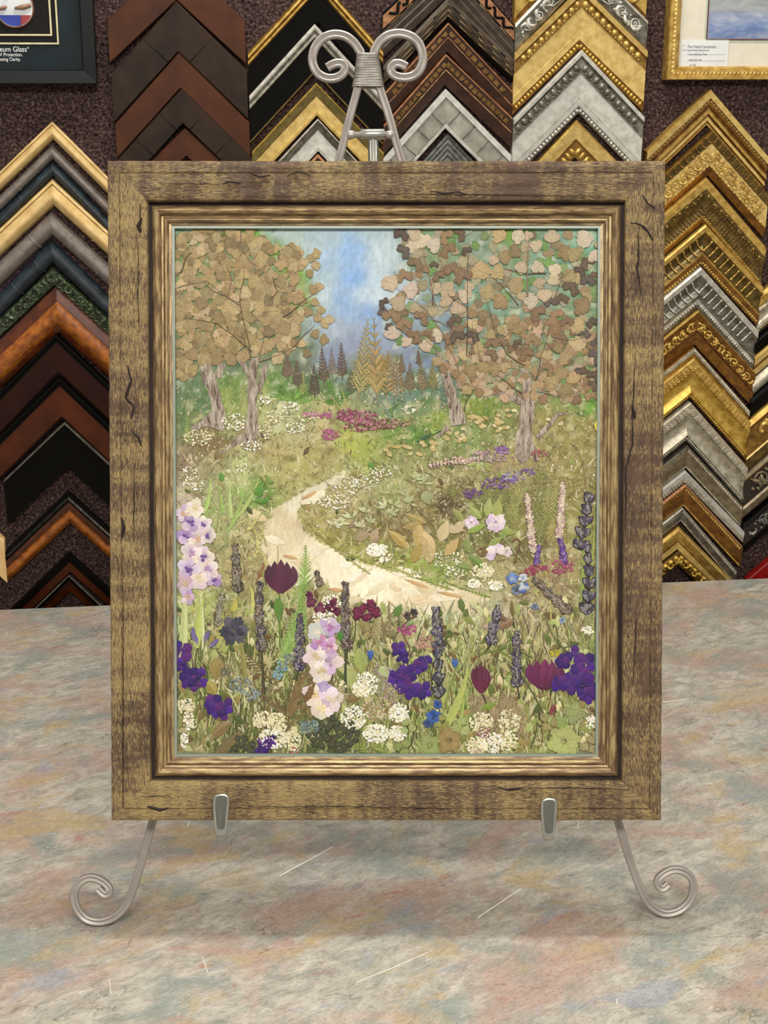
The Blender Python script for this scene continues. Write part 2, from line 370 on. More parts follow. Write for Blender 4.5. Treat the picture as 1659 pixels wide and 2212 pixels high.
sample('narrow dark brown leather corner moulding low in the leather strip', (392, 191), (257, 341), (543, 339), 266, 21, flat('leathdk', 21), [('joint', .03, .97, 21, 'leathdk', 50)], G)
sample('lowest reddish-brown leather corner moulding just above the wooden picture frame', (400, 275), (262, 412), (545, 412), 336, 18, flat('leathrd', 18), [], G)
G = 'black, gold and silver corner samples, second strip'
sample('wide black corner moulding with an outer gold bead, at the top', (686, -51), (535, 113), (826, 108), 49, 22,
  [(0, 20, 'golddk'), (.06, 23, 'gold'), (.13, 23, 'golddk'), (.2, 20, 'gold'), (.26, 22, 'golddk'), (.31, 19, 'black'), (.97, 14, 'black'), (1, 13, 'black')], [], G)
sample('wide black corner moulding with outer silver bead behind the easel scroll', (679, 52), (538, 207), (827, 212), 156, 22,
  [(0, 20, 'silver'), (.08, 23, 'silver'), (.12, 22, 'silverdk'), (.2, 20, 'silverdk'), (.27, 21, 'olive'), (.3, 18, 'black'), (.93, 14, 'black'), (.96, 15, 'olive'), (1, 14, 'olive')], [], G)
sample('flat pale gold corner moulding with a sloping darker gold lip', (683, 179), (544, 328), (828, 330), 252, 20,
  [(0, 18, 'goldbr'), (.05, 21, 'olive'), (.36, 14, 'dkgold'), (.4, 14, 'goldflat'), (.8, 13, 'goldflat'), (.84, 16, 'goldflat'), (.95, 15, 'golddk'), (1, 12, 'golddk')], [], G)
sample('flat silver-grey corner moulding with sloping dark edge and white inner lip', (686, 256), (560, 392), (812, 392), 326, 19,
  [(0, 18, 'silver'), (.05, 20, 'silverdk'), (.33, 13, 'silverdk'), (.36, 13, 'silverflat'), (.84, 12, 'silverflat'), (.87, 15, 'silverflat'), (1, 14, 'silverflat')], [], G)
sample('small copper corner moulding peeking over the wooden frame, second strip', (686, 331), (632, 390), (741, 390), 372, 14,
  [(0, 12, 'copper'), (.2, 14, 'bronzewd'), (.8, 12, 'copper'), (1, 10, 'copper')], [], G)
G = 'dark brown and bronze corner samples, third strip'
sample('grey-brown corner moulding with orange and black swirl inlay at the top', (968, -105), (826, 29), (1109, 54), -7, 22,
  [(0, 18, 'black'), (.05, 21, 'copper'), (.35, 20, 'black'), (.4, 19, 'brwood'), (.55, 17, 'brwood'), (.6, 18, 'brwood'), (.75, 15, 'brwood'), (.8, 16, 'brwood'), (1, 12, 'brwood')], [('swirl', .05, .35, 20.5, 'black', 22), ('dash', .38, .4, 19.5, 'goldscratch')], G)
sample('dark brown ridged corner moulding with thin gold scratch lines', (967, -5), (827, 142), (1108, 128), 46, 22,
  [(0, 18, 'brwood'), (.2, 21, 'brwood'), (.24, 20, 'black'), (.28, 21, 'brwood'), (.5, 19, 'black'), (.54, 20, 'brwood'), (.75, 17, 'brwood'), (.8, 15, 'black'), (1, 12, 'black')],
  [('dash', .24, .27, 21, 'goldscratch'), ('dash', .5, .53, 20.3, 'goldscratch'), ('dash', .74, .76, 17.6, 'goldscratch')], G)
mos = lambda t: [(0, t-2, 'copper'), (.07, t, 'bronzewd'), (.48, t-3, 'copper'), (.53, t-3, 'bronzewd'), (.95, t-8, 'bronzewd'), (1, t-9, 'bronzewd')]
sample('bronze-edged dark corner moulding with tan mosaic chips, upper of two', (967, 49), (828, 203), (1105, 197), 112, 22, mos(22), [('tile', .09, .46, 20.5, 'mosaic', 12), ('dash', .5, .52, 19.4, 'copper')], G)
sample('bronze-edged dark corner moulding with tan mosaic chips, lower of two', (962, 117), (828, 270), (1104, 253), 184, 22, mos(22), [('tile', .09, .44, 20.5, 'mosaic', 9), ('dash', .5, .52, 19.4, 'goldscratch')], G)
sample('silver-grey corner moulding with brick-like stone inset panels', (962, 192), (827, 343), (1103, 335), 279, 20,
  [(0, 18, 'silverflat'), (.03, 20, 'silverflat'), (.2, 19.5, 'silverdk'), (.22, 17, 'brick'), (.8, 15, 'brick'), (.83, 15, 'silverdk'), (.85, 18, 'silverflat'), (.97, 17, 'silverdk'), (1, 12, 'silverdk')], [('joint', .22, .82, 17, 'silverdk', 30)], G)
sample('dark grey finely ridged corner moulding inside the brick-like one', (967, 288), (885, 380), (1052, 380), 360, 16,
  [(0, 12, 'ridge')]+[(.08+.09*i, 14-i*.5-(i % 2)*1.6, 'ridge') for i in range(10)]+[(1, 6, 'ridge')], [], G)
G = 'ornate gold and silver corner samples, fourth strip'
sample('brown gold corner moulding cut off at the upper corner of the strip', (1254, -190), (1111, -30), (1397, -38), -100, 20, [(0, 18, 'goldbrn'), (.2, 20, 'gold'), (.8, 16, 'goldbrn'), (1, 14, 'goldbrn')], [('leaf', .4, .95, 18, 'gold')], G)
sample('silver corner moulding with flowing leaf carving cut off at top', (1254, -98), (1111, 52), (1397, 45), -32, 22,
  [(0, 19, 'silver'), (.12, 22, 'silverdk'), (.4, 19, 'silverdk'), (.85, 16, 'silverdk'), (1, 14, 'silver')], [('curl', .14, .9, 19, 'silver', 15), ('scroll', .2, .85, 18.5, 'silver', 24)], G)
sample('gold corner moulding with heavy knotted carving and a beaded inner edge', (1256, -30), (1110, 115), (1396, 108), 107, 24,
  [(0, 20, 'gold'), (.03, 24, 'goldflat'), (.12, 22, 'golddk'), (.16, 18, 'golddk'), (.33, 18, 'goldflat'), (.36, 17, 'goldflat'), (.7, 14, 'goldflat'), (.71, 15, 'goldflat'), (.84, 14, 'goldbrn'), (1, 12, 'goldbrn')],
  [('chunk', .15, .34, 18.5, 'gold', 12), ('bead', .86, .98, 12.5, 'goldbr', 6.2)], G)
sample('silver corner moulding with dark knotted carving and a beaded inner edge', (1255, 108), (1108, 257), (1389, 251), 244, 23,
  [(0, 20, 'silverflat'), (.02, 23, 'silverflat'), (.09, 22, 'silverdk'), (.14, 18, 'silverdk'), (.37, 18, 'silverflat'), (.39, 17, 'silverflat'), (.76, 14, 'silverdk'), (.77, 15, 'silverflat'), (.88, 13, 'silverdk'), (1, 12, 'silverdk')],
  [('chunk', .13, .37, 18.5, 'silverdk', 12), ('bead', .89, .99, 12.5, 'silver', 6.2)], G)
sample('small gold corner moulding with diamond carving above the frame', (1245, 259), (1132, 380), (1362, 380), 340, 18,
  [(0, 14, 'gold'), (.08, 18, 'goldflat'), (.5, 13, 'golddk'), (.56, 11, 'golddk'), (1, 9, 'golddk')], [('scoop', .58, .98, 11, 'gold', 9)], G)
G = 'bamboo, wood and black corner samples, left column'
bam = lambda c, t, lip=True: ([(0, 6, c), (.05, t*.55, c), (.16, t*.6, c)] if lip else [(0, 5, c)]) + hump(.18 if lip else .02, .98, t*.45, t*.55, c, 9) + [(1, 2, c)]
def lcol(label, ap, l, r, y2, t, prof, orn=(), **k): return sample(label, ap, l, r, y2, t, prof, orn, G, **k)
lcol('natural bamboo corner moulding, topmost of the left column', (112, 262), (-10, 379), (250, 400), 303, 18, bam('bamboo', 18), [('node', .2, .98, 8, 'bamboo', 100, 1.0)])
lcol('thin grey bamboo corner moulding under the topmost natural one', (112, 313), (-10, 432), (250, 452), 346, 14, bam('bamboogr', 14, False), [('node', .03, .98, 7, 'bamboogr', 45, 1.0)])
lcol('thin blue-black bamboo corner moulding', (113, 348), (-10, 468), (250, 488), 384, 14, bam('bamboobk', 14, False), [('node', .03, .98, 7, 'bamboobk', 40, 1.0)])
lcol('thick natural bamboo corner moulding between black and grey bamboo', (112, 387), (-10, 501), (250, 513), 447, 22, bam('bamboo', 22), [('node', .2, .98, 10, 'bamboo', 110, 1.0)])
lcol('thick grey bamboo corner moulding', (110, 458), (-10, 573), (250, 585), 512, 20, bam('bamboogr', 20, False), [('node', .03, .98, 9, 'bamboogr', 55, 1.0)])
lcol('thick blue-black bamboo corner moulding', (111, 518), (-10, 641), (250, 655), 573, 20, bam('bamboobk', 20, False), [('node', .03, .98, 9, 'bamboobk', 50, 1.0)])
lcol('black-green carved leafy corner moulding', (115, 577), (-10, 695), (250, 700), 618, 16, [(0, 10, 'blackgreen'), (.1, 14, 'blackgreen'), (.9, 12, 'blackgreen'), (1, 8, 'black')], [('curl', .02, .9, 12.5, 'blackgreen', 8), ('leaf', .1, .95, 12.5, 'blackgreen', 9)])
lcol('glossy amber-brown wood corner moulding with a rounded ridge', (121, 619), (-10, 744), (250, 738), 718, 26, [(0, 10, 'amberdk'), (.08, 12, 'amberdk'), (.28, 18, 'amberdk')]+hump(.32, .8, 19, 7, 'amber', 8)+[(.84, 16, 'amberdk'), (1, 12, 'black')], [])
blk = lambda m, t: [(0, t-3, 'black'), (.02, t, 'black'), (.07, t, 'black'), (.12, t-4, 'black'), (.2, t-5, m), (.88, t-8, m), (.92, t-9, 'black'), (1, t-10, 'black')]
lcol('very dark red wood corner moulding with thin black lip', (121, 720), (-10, 857), (250, 843), 812, 22, blk('redwood', 22))
lcol('red-brown wood corner moulding with black lip and lighter blocks', (128, 814), (-10, 951), (250, 930), 908, 22, blk('redwood2', 22))
lcol('wide plain black corner moulding with carpet showing beneath it', (140, 911), (9, 1036), (250, 1012), 1011, 22, [(0, 18, 'silverdk'), (.02, 22, 'silverdk'), (.03, 22, 'black'), (.3, 18, 'black'), (1, 12, 'black')])
lcol('amber corner moulding with a black rope edge', (147, 1063), (12, 1191), (250, 1156), 1131, 22, [(0, 16, 'black'), (.06, 20, 'black'), (.24, 19, 'black'), (.3, 16, 'amberdk'), (.5, 14, 'amberdk')]+hump(.55, .92, 13, 4, 'amber', 6)+[(1, 8, 'black')], [('rope', .08, .24, 19.5, 'silverdk', 3.4)])
lcol('dark red-brown corner moulding with a broad black edge near the counter', (149, 1195), (15, 1325), (250, 1286), 1239, 20, [(0, 16, 'black'), (.05, 20, 'black'), (.35, 18, 'black'), (.42, 14, 'redwood2'), (.9, 11, 'redwood'), (1, 9, 'black')])
lcol('smallest dark corner moulding with silver lip resting above the counter', (149, 1241), (60, 1328), (236, 1322), 1277, 16, [(0, 14, 'silverdk'), (.06, 16, 'black'), (.3, 12, 'redwood'), (.6, 11, 'amberdk'), (1, 8, 'black')])
sample('pale tan wood corner moulding cut off by the left edge of the picture', (-128, 1040), (-260, 1165), (10, 1165), 1135, 18, flat('tanwood', 18), [], 'corner samples cut off by the picture edge')
G = 'ornate gold corner samples, right column'
def rcol(label, ap, r, y2, t, prof, orn=(), ls=.93, **k):
    x0 = 1395; return sample(label, ap, (x0, ap[1]+(ap[0]-x0)*ls), r, y2, t, prof, orn, G, **k)
rcol('multi-ridged gold corner moulding with fine rope trim, topmost right column', (1533, 193), (1657, 337), 270, 24,
  [(0, 20, 'gold'), (.05, 24, 'goldflat'), (.24, 22, 'golddk'), (.28, 19, 'goldbrn'), (.42, 19, 'goldbrn'), (.5, 16, 'golddk'), (.58, 18, 'gold'), (.68, 17, 'goldbrn'), (.76, 13, 'goldflat'), (.88, 13, 'goldbrn'), (.93, 11, 'gold'), (1, 10, 'goldbrn')],
  [('leaf', .22, .34, 20, 'goldflat', 6)], ls=.965)
rcol('wide gold corner moulding with scrolling vine carving', (1537, 282), (1658, 420), 379, 24,
  [(0, 20, 'golddk'), (.03, 23, 'dkgold'), (.25, 18, 'dkgold'), (.28, 18, 'goldflat'), (.74, 16, 'goldflat'), (.78, 15, 'goldbrn'), (1, 10, 'goldbrn')],
  [('rib', .03, .26, 21, 'golddk', 11), ('scroll', .29, .74, 17, 'gold', 15), ('bead', .73, .80, 15.5, 'gold', 7)], ls=.9)
rcol('dark gold corner moulding with fluted gadroon carving', (1524, 383), (1651, 532), 482, 24,
  [(0, 20, 'gold'), (.04, 24, 'gold'), (.24, 22, 'dkgold'), (.34, 20, 'dkgold')]+scoop(.36, .8, 19, 14, 4, 'dkgold')+[(.84, 14, 'gold'), (.9, 13, 'goldbrn'), (1, 11, 'gold')],
  [('curl', .26, .4, 20, 'gold', 14), ('rib', .38, .8, 16, 'golddk', 6), ('bead', .8, .87, 14, 'gold', 5)], ls=.85)
rcol('dark gold corner moulding with large scooped hollows', (1522, 484), (1645, 618), 574, 24,
  [(0, 20, 'gold'), (.05, 23, 'gold'), (.18, 21, 'dkgold')]+scoop(.2, .66, 20, 15, 6, 'dkgold')+[(.68, 16, 'gold'), (.74, 14, 'goldbrn'), (.86, 13, 'golddk'), (1, 11, 'golddk')],
  [('rib', .2, .66, 17.5, 'gold', 13), ('bead', .86, .97, 12, 'gold', 5)], ls=.84)
rcol('antique silver corner moulding with scooped hollows among the gold ones', (1512, 576), (1635, 713), 666, 24,
  [(0, 20, 'silver'), (.05, 23, 'silver'), (.18, 21, 'silverdk')]+scoop(.2, .66, 20, 15, 6, 'silverdk')+[(.68, 16, 'silverdk'), (.78, 14, 'silver'), (.86, 13, 'silverdk'), (1, 11, 'silverdk')],
  [('rib', .2, .66, 17.5, 'silver', 12), ('bead', .82, .93, 12.5, 'silver', 5)], ls=.83)
rcol('brown-gold corner moulding with bold scroll carving and smooth red-brown inside', (1506, 669), (1629, 803), 745, 22,
  [(0, 18, 'gold'), (.04, 22, 'goldbrn'), (.2, 19, 'goldbrn'), (.24, 17, 'goldbrn'), (.55, 16, 'goldbrn'), (.58, 17, 'redwood2'), (.62, 16, 'goldbrn'), (1, 10, 'goldbrn')], [('curl', .2, .56, 17.5, 'gold', 9), ('leaf', .2, .55, 17, 'gold', 16)], ls=.82)
rcol('thin champagne corner moulding with tight beaded braid', (1497, 747), (1617, 884), 771, 18, [(0, 15, 'goldbrn'), (.1, 18, 'champ'), (.6, 17, 'golddk'), (.7, 14, 'gold'), (1, 12, 'gold')], [('rope', .12, .58, 17.5, 'champ', 4.5)], ls=.81)
rcol('bright polished gold scooped corner moulding with beaded inner edge', (1497, 772), (1618, 909), 860, 24,
  [(0, 20, 'gold'), (.04, 23, 'gold'), (.3, 20, 'golddk')]+scoop(.32, .86, 19, 15, 7, 'goldbr', 9)+[(.87, 15, 'golddk'), (1, 11, 'golddk')], [('leaf', .1, .32, 21, 'gold', 7), ('bead', .87, .98, 13, 'goldbr', 4)], ls=.8)
rcol('polished champagne silver scooped corner moulding with beaded inner edge', (1489, 867), (1612, 1007), 953, 24,
  [(0, 20, 'champ'), (.04, 23, 'champ'), (.28, 20, 'silverdk')]+scoop(.3, .84, 19, 15, 7, 'champ', 9)+[(.85, 15, 'silverdk'), (1, 11, 'silverdk')], [('leaf', .06, .28, 21, 'champ', 7), ('bead', .86, .97, 13, 'champ', 4)], ls=.8)
rcol('flat pewter corner moulding with twisted outer rope', (1485, 962), (1603, 1091), 1012, 20, [(0, 14, 'silverdk'), (.06, 18, 'pewter'), (.3, 16, 'pewter'), (.86, 12, 'pewter'), (1, 10, 'silverdk')], [('rope', .1, .3, 17, 'champ', 5), ('bead', .86, .98, 11.5, 'champ', 3)], ls=.8)
rcol('pale pinkish silver corner moulding with small leaf trim', (1479, 1015), (1605, 1146), 1041, 20, [(0, 16, 'silverflat'), (.1, 20, 'silverflat'), (.5, 18, 'silver'), (1, 14, 'silver')], [('leaf', .55, .98, 17, 'champ', 5)], ls=.79)
rcol('brown gold flat corner moulding with rope outside and beads inside', (1479, 1043), (1602, 1178), 1094, 20, [(0, 16, 'copper'), (.12, 19, 'goldbrn'), (.32, 17, 'goldbrn'), (.86, 12, 'goldbrn'), (1, 10, 'golddk')], [('rope', .14, .32, 18, 'gold', 5), ('bead', .86, .98, 11.5, 'gold', 3.4)], ls=.79)
rcol('thin dark silver corner moulding with rope trim', (1473, 1095), (1590, 1233), 1126, 18, [(0, 14, 'silver'), (.1, 17, 'silverdk'), (.45, 15, 'silverdk'), (.85, 11, 'silver'), (1, 9, 'silverdk')], [('rope', .1, .4, 16, 'champ', 4.5)], ls=.79)
rcol('orange-gold corner moulding with rope edge, lowest large one at right', (1466, 1137), (1590, 1262), 1186, 20, [(0, 14, 'gold'), (.12, 18, 'gold'), (.3, 16, 'gold'), (.62, 12, 'goldbrn'), (.68, 14, 'goldflat'), (1, 12, 'gold')], [('rope', .08, .26, 17, 'goldflat', 4.5)], ls=.79)
rcol('small bright gold corner moulding with pierced leaf carving beside the counter', (1466, 1189), (1545, 1262), 1222, 18, [(0, 14, 'golddk'), (.15, 15, 'golddk'), (.9, 12, 'golddk'), (1, 8, 'gold')], [('curl', .1, .9, 14, 'goldbr', 7), ('bead', .1, .5, 15, 'goldbr', 11)], ls=.79)
G = 'corner samples at the far right edge'
def scol(label, ly, h, x, t, prof, orn=()):
    ax = 1752 - (ly-640)*.06; ay = ly - (ax-x)*.86
    return sample(label, (ax, ay), (x, ly), (ax+130, ay+140), ay+h, t, prof, orn, G)
scol('gold corner moulding fragment, topmost at the far right edge', 633, 30, 1641, 18, [(0, 14, 'gold'), (.3, 18, 'gold'), (1, 12, 'golddk')], [('leaf', .3, .9, 17, 'gold', 6)])
scol('green-silver corner moulding fragment at the far right edge', 665, 55, 1638, 18, [(0, 12, 'champ'), (.1, 17, 'champ')]+scoop(.2, .8, 15, 13, 4, 'champ')+[(1, 12, 'silverdk')], [('bead', .82, 1, 13, 'olive', 4)])
scol('black beaded corner moulding fragment at the far right edge', 736, 33, 1630, 18, [(0, 14, 'black'), (.2, 17, 'black'), (1, 12, 'black')], [('bead', .3, .8, 15, 'black', 5)])
scol('tan gold corner moulding fragment above a pale silver one', 770, 47, 1628, 20, [(0, 16, 'gold'), (.1, 20, 'goldflat'), (.45, 17, 'goldbrn'), (.6, 16, 'goldflat'), (1, 12, 'gold')])
scol('pale silver rounded corner moulding fragment at the far right edge', 818, 40, 1624, 18, [(0, 14, 'silverdk')]+hump(.05, .9, 13, 5, 'champ')+[(1, 10, 'silverdk')])
scol('plain black corner moulding fragment above the gold scrolled one', 861, 42, 1620, 18, [(0, 14, 'black'), (.2, 18, 'black'), (1, 12, 'black')])
scol('gold corner moulding fragment with very large scroll carving', 907, 115, 1617, 22, [(0, 18, 'gold'), (.12, 21, 'golddk'), (.2, 17, 'golddk'), (.72, 15, 'goldflat'), (.76, 16, 'dkgold'), (1, 12, 'dkgold')], [('scroll', .16, .72, 17, 'goldflat', 32), ('curl', .2, .7, 17, 'gold', 21)])
scol('dark bronze corner moulding fragment with large scroll carving', 1024, 98, 1609, 22, [(0, 18, 'pewter'), (.1, 20, 'golddk'), (.18, 16, 'groovedk'), (.74, 14, 'pewter'), (.8, 16, 'pewter'), (1, 12, 'pewter')], [('scroll', .14, .74, 16, 'pewter', 30), ('curl', .2, .7, 16, 'pewter', 20)])
scol('black corner moulding fragment with large scroll carving', 1128, 70, 1608, 22, [(0, 18, 'black'), (.1, 20, 'black'), (.18, 16, 'groovedk'), (.74, 14, 'black'), (1, 12, 'black')], [('scroll', .14, .8, 16, 'ridge', 26), ('curl', .2, .7, 16, 'silverdk', 17)])
scol('red lacquered corner moulding fragment just above the counter', 1250, 60, 1612, 18, flat('red', 18))

# ------------------------------------------------------------------ the two framed pictures on the wall
def text(s_, size, M, mat, parent, name='lettering', align='RIGHT', ext=.0002, sx=1.0):
    cu = bpy.data.curves.new(name, 'FONT'); cu.body = s_; cu.size = size; cu.extrude = ext; cu.align_x = align
    tmp = bpy.data.objects.new(name, cu); COL.objects.link(tmp)
    bpy.context.view_layer.update(); dg = bpy.context.evaluated_depsgraph_get()
    me = bpy.data.meshes.new_from_object(tmp.evaluated_get(dg)); bpy.data.objects.remove(tmp)
    me.materials.clear(); me.materials.append(mat); me.transform(Matrix.Diagonal((sx, 1, 1, 1)))
    o = bpy.data.objects.new(name, me); COL.objects.link(o); o.parent = parent; o.matrix_local = M; return o
def wl(px, py, z, o): 
    q = WALL.loc(px, py, z); return Vector((q.x-o.x, q.y-o.y, z))
M_teal = finish('dark teal mat board', '0a1519', '101f24', .5, 0, 30, spec=.2); M_fil = finish('pale gold fillet', 'b5aa84', 'd3c9a2', .4, .2)
M_white = finish('white print', 'd8d8d4', 'e6e6e2', .7); M_blackfr = finish('satin black frame', '06090a', '0c1011', .4, 0, 40, spec=.25)
O = WALL.loc(192, 182, .02); O.z = 0
bf = empty('framed_badge_display', WALL.M @ Matrix.Translation(O)); tag(bf, 'black framed display of a round badge with white lettering, top left of the wall', 'framed picture')
def rect(mb, x0, y0, x1, y1, z0, z1, o, mi=0):
    a = wl(x0, y1, z1, o); b = wl(x1, y0, z1, o); mb.box((a.x, a.y, z0), (b.x, b.y, z1), mi)
def lframe(root, x0, y0, x1, y1, w, T, o, mat, name='frame_rail'):
    """four mitred rails; px rectangle"""
    a = wl(x0, y1, T, o); b = wl(x1, y0, T, o); A = [(a.x, a.y), (b.x, a.y), (b.x, b.y), (a.x, b.y)]
    I = [(a.x+w, a.y+w), (b.x-w, a.y+w), (b.x-w, b.y-w), (a.x+w, b.y-w)]; outl = []
    for k in range(4):
        k2 = (k+1) % 4; mb = MB(); q = []
        for (px_, py_), t0 in ((A[k], 0.001), (A[k], T*.9)): q.append((px_, py_, t0))
        def pt(f, t): 
            return [Vector((A[i][0]+(I[i][0]-A[i][0])*f, A[i][1]+(I[i][1]-A[i][1])*f, t)) for i in (k, k2)]
        prof = [(0, .001), (0, T*.88), (.06, T), (.3, T), (.4, T*.85), (.6, T*.9), (.85, T*.72), (1, T*.66), (1, .001)] if name == 'gilt_rail' else [(0, .001), (0, T*.97), (.03, T), (.92, T*.97), (1, T*.8), (1, .001)]
        rows = [pt(*p) for p in prof]
        for i in range(len(rows)-1): mb.quad([rows[i][0], rows[i][1], rows[i+1][1], rows[i+1][0]])
        mb.quad([rows[0][0], rows[-1][0], rows[-1][1], rows[0][1]]); mb.quad([r[0] for r in rows]); mb.quad([r[1] for r in rows][::-1])
        outl.append(mb.build('frame_rail', mat, root))
    return outl
lframe(bf, -190, -130, 193, 181, .019, .032, O, M_blackfr)
mb = MB(); rect(mb, -172, -110, 172, 165, .004, .014, O); mb.build('mat_board', M_teal, bf)
def ring(x0, y0, x1, y1, w, z, o, mat, root, nm):
    a = wl(x0, y1, z, o); b = wl(x1, y0, z, o); mb = MB()
    for (p, q) in (((a.x, a.y), (b.x, a.y+w)), ((a.x, b.y-w), (b.x, b.y)), ((a.x, a.y+w), (a.x+w, b.y-w)), ((b.x-w, a.y+w), (b.x, b.y-w))): mb.box((p[0], p[1], z-.002), (q[0], q[1], z))
    mb.build(nm, mat, root)
ring(-105, -80, 117, 95.5, .0024, .0165, O, M_fil, bf, 'gold_fillet'); ring(-92, -66, 104, 77, .0024, .0165, O, M_fil, bf, 'gold_fillet')
mb = MB(); rect(mb, -100, -75, 115, 93, .0140, .0150, O); mb.build('inner_mat', finish('dark brown inner mat', '0d0a09', '14100d', .7, spec=.2), bf)
c0 = wl(31, 17, .017, O); rr = abs(wl(73.5, 17, .017, O).x - c0.x)
M_rim = finish('copper badge rim', '5c3a2c', '8a614c', .4, .3); M_bwh = finish('badge white', 'b9bdc0', 'cfd2d2', .5); M_bl = finish('badge blue', '16267c', '22389c', .35); M_rd = finish('badge red', '7c1e20', '9a2b2a', .4); M_prop = finish('tan propeller', '7c5a44', 'a07c60', .5)
bd = MB(); n = 48
for k in range(n):
    a0 = 2*math.pi*k/n; a1 = 2*math.pi*(k+1)/n
    def q(a, r, z): return (c0.x+math.cos(a)*r, c0.y+math.sin(a)*r, z)
    bd.quad([q(a0, rr, .0152), q(a1, rr, .0152), q(a1, rr, .018), q(a0, rr, .018)], 0); bd.quad([q(a0, rr, .018), q(a1, rr, .018), q(a1, rr*.93, .019), q(a0, rr*.93, .019)], 0)
    am = (a0+a1)/2; m = 1
    bd.quad([q(a0, rr*.93, .0185), q(a1, rr*.93, .0185), (c0.x, c0.y, .0185)], 1)
badge = bd.build('round_badge', [M_rim, M_bwh], bf)
def seg(y0f, y1f, x0f, x1f, mat, nm):
    s = MB(); k = 20; P = []
    for i in range(k):
        ya = y0f+(y1f-y0f)*i/k; yb = y0f+(y1f-y0f)*(i+1)/k
        xa = [max(-math.sqrt(max(0, .9**2-y*y)), x0f) for y in (ya, yb)]; xb = [min(math.sqrt(max(0, .9**2-y*y)), x1f) for y in (ya, yb)]
        s.quad([(c0.x+rr*xa[0], c0.y+rr*ya, .0192), (c0.x+rr*xb[0], c0.y+rr*ya, .0192), (c0.x+rr*xb[1], c0.y+rr*yb, .0192), (c0.x+rr*xa[1], c0.y+rr*yb, .0192)])
    s.build(nm, mat, badge)
seg(-.9, -.36, -.9, .3, M_bl, 'blue_enamel'); seg(-.9, -.36, .3, .9, M_rd, 'red_enamel')
s = MB(); s.tube([(c0.x+rr*.02, c0.y-rr*.02, .0205), (c0.x+rr*.45, c0.y+rr*.04, .0212), (c0.x+rr*.86, c0.y+rr*.14, .0205)], [rr*.05, rr*.13, rr*.09], 8); s.tube([(c0.x-rr*.9, c0.y-rr*.1, .0205), (c0.x-rr*.5, c0.y+rr*.02, .0212), (c0.x-rr*.35, c0.y+rr*.06, .0205)], [rr*.05, rr*.1, rr*.03], 8); s.build('propeller', M_prop, badge, True)
def tm(px, py, z, o): return Matrix.Translation(wl(px, py, z, o))
k = .196/290     # metres per pixel on the wall
k = abs(WALL.loc(100, 100, 0).x-WALL.loc(200, 100, 0).x)/100
text('Museum Glass', 15.5*k, tm(58.5, 111.5, .0145, O), M_white, bf, sx=.90); text('\u00ae', 6*k, tm(62.5, 105.5, .0145, O), M_white, bf, sx=.8); text('UV Protection.', 10.5*k, tm(49, 121.5, .0145, O), M_white, bf, sx=.86); text('Amazing Clarity.', 10.5*k, tm(45, 131.5, .0145, O), M_white, bf, sx=.80)

O = WALL.loc(1440, 174, .02); O.z = 0
pf = empty('framed_pastel_painting', WALL.M @ Matrix.Translation(O)); tag(pf, 'gold framed blue water pastel with cream mat and price card, top right', 'framed picture')
rl = lframe(pf, 1440, -180, 1800, 173, .0195, .026, O, MT['gold'], 'gilt_rail')
ob = MB(); a = wl(1440, 173, .026, O); 
for i in range(60):
    y = a.y+.012+i*.0062
    c1 = Vector((a.x+.0098, y, .0215)); ob.dome(c1, Vector((.0018, .0032, 0)), Vector((.003, -.001, 0)), Vector((0, 0, .0022)), 7, 2)
    c1 = Vector((a.x+.012+i*.0062, a.y+.0098, .0215)); ob.dome(c1, Vector((.0032, .0018, 0)), Vector((-.001, .003, 0)), Vector((0, 0, .0022)), 7, 2)
ob.build('leaf_trim', MT['goldflat'], pf, True)
mb = MB(); rect(mb, 1464, -150, 1780, 150, .004, .012, O); mb.build('mat_board', finish('cream mat board', 'c6c0ae', 'cfc9b8', .8), pf)
ring(1521, -140, 1760, 91, .0045, .0127, O, finish('sage inner mat', 'a3ad95', 'adb69e', .8), pf, 'sage_mat_line'); ring(1525, -140, 1760, 87, .002, .0131, O, finish('burgundy line', '4a2430', '5c2f3a', .7), pf, 'burgundy_line')
t = NT('blue pastel water'); v = t.coord((1, 2.6, 1)); f = t.noise(v, 34, 6, .65, .4); sx = t.n('ShaderNodeSeparateXYZ'); cc = t.n('ShaderNodeTexCoord'); t.l(cc.outputs['Object'], sx.inputs[0])
mr = t.n('ShaderNodeMapRange'); y0 = wl(1600, 84, .013, O).y; y1 = wl(1600, 0, .013, O).y; mr.inputs[1].default_value = y0; mr.inputs[2].default_value = y1; t.l(sx.outputs[1], mr.inputs[0])
g = t.ramp(mr.outputs[0], [(0, '3c5488'), (.35, '5b74a8'), (.6, '8a93a8'), (.8, 'a8a592'), (1, '8f8e80')]); h = t.ramp(f, [(.3, '4a5c7c'), (.5, '8290a8'), (.68, 'c0c0b8')])
mb = MB(); rect(mb, 1529, -150, 1780, 83, .0122, .0126, O); mb.build('pastel_artwork', t.out(t.mix(.45, g, h), .8), pf)
mb = MB(); rect(mb, 1469, 85, 1575, 145, .0127, .0131, O); card = mb.build('price_card', finish('white card', 'c9cac8', 'd4d5d2', .7), pf)
M_ink = finish('faded ink', '6f7484', '7c8190', .8); M_pen = finish('pencil', '77777a', '858588', .8)
text('The Frame Connection', 9.2*k, tm(1485, 103.5, .0133, O), M_ink, card, align='LEFT', sx=.78); text('Custom Picture Framing and Art', 5.2*k, tm(1484, 110, .0133, O), M_ink, card, align='LEFT', sx=.78)
text('Lone Spring Walk', 6*k, tm(1488, 119, .0133, O), M_pen, card, 'handwriting', 'LEFT'); text('Stacy H. Lee', 6*k, tm(1488, 131, .0133, O), M_pen, card, 'handwriting', 'LEFT'); text('$175', 7*k, tm(1490, 143.5, .0133, O), M_pen, card, 'handwriting', 'LEFT')
mb = MB()
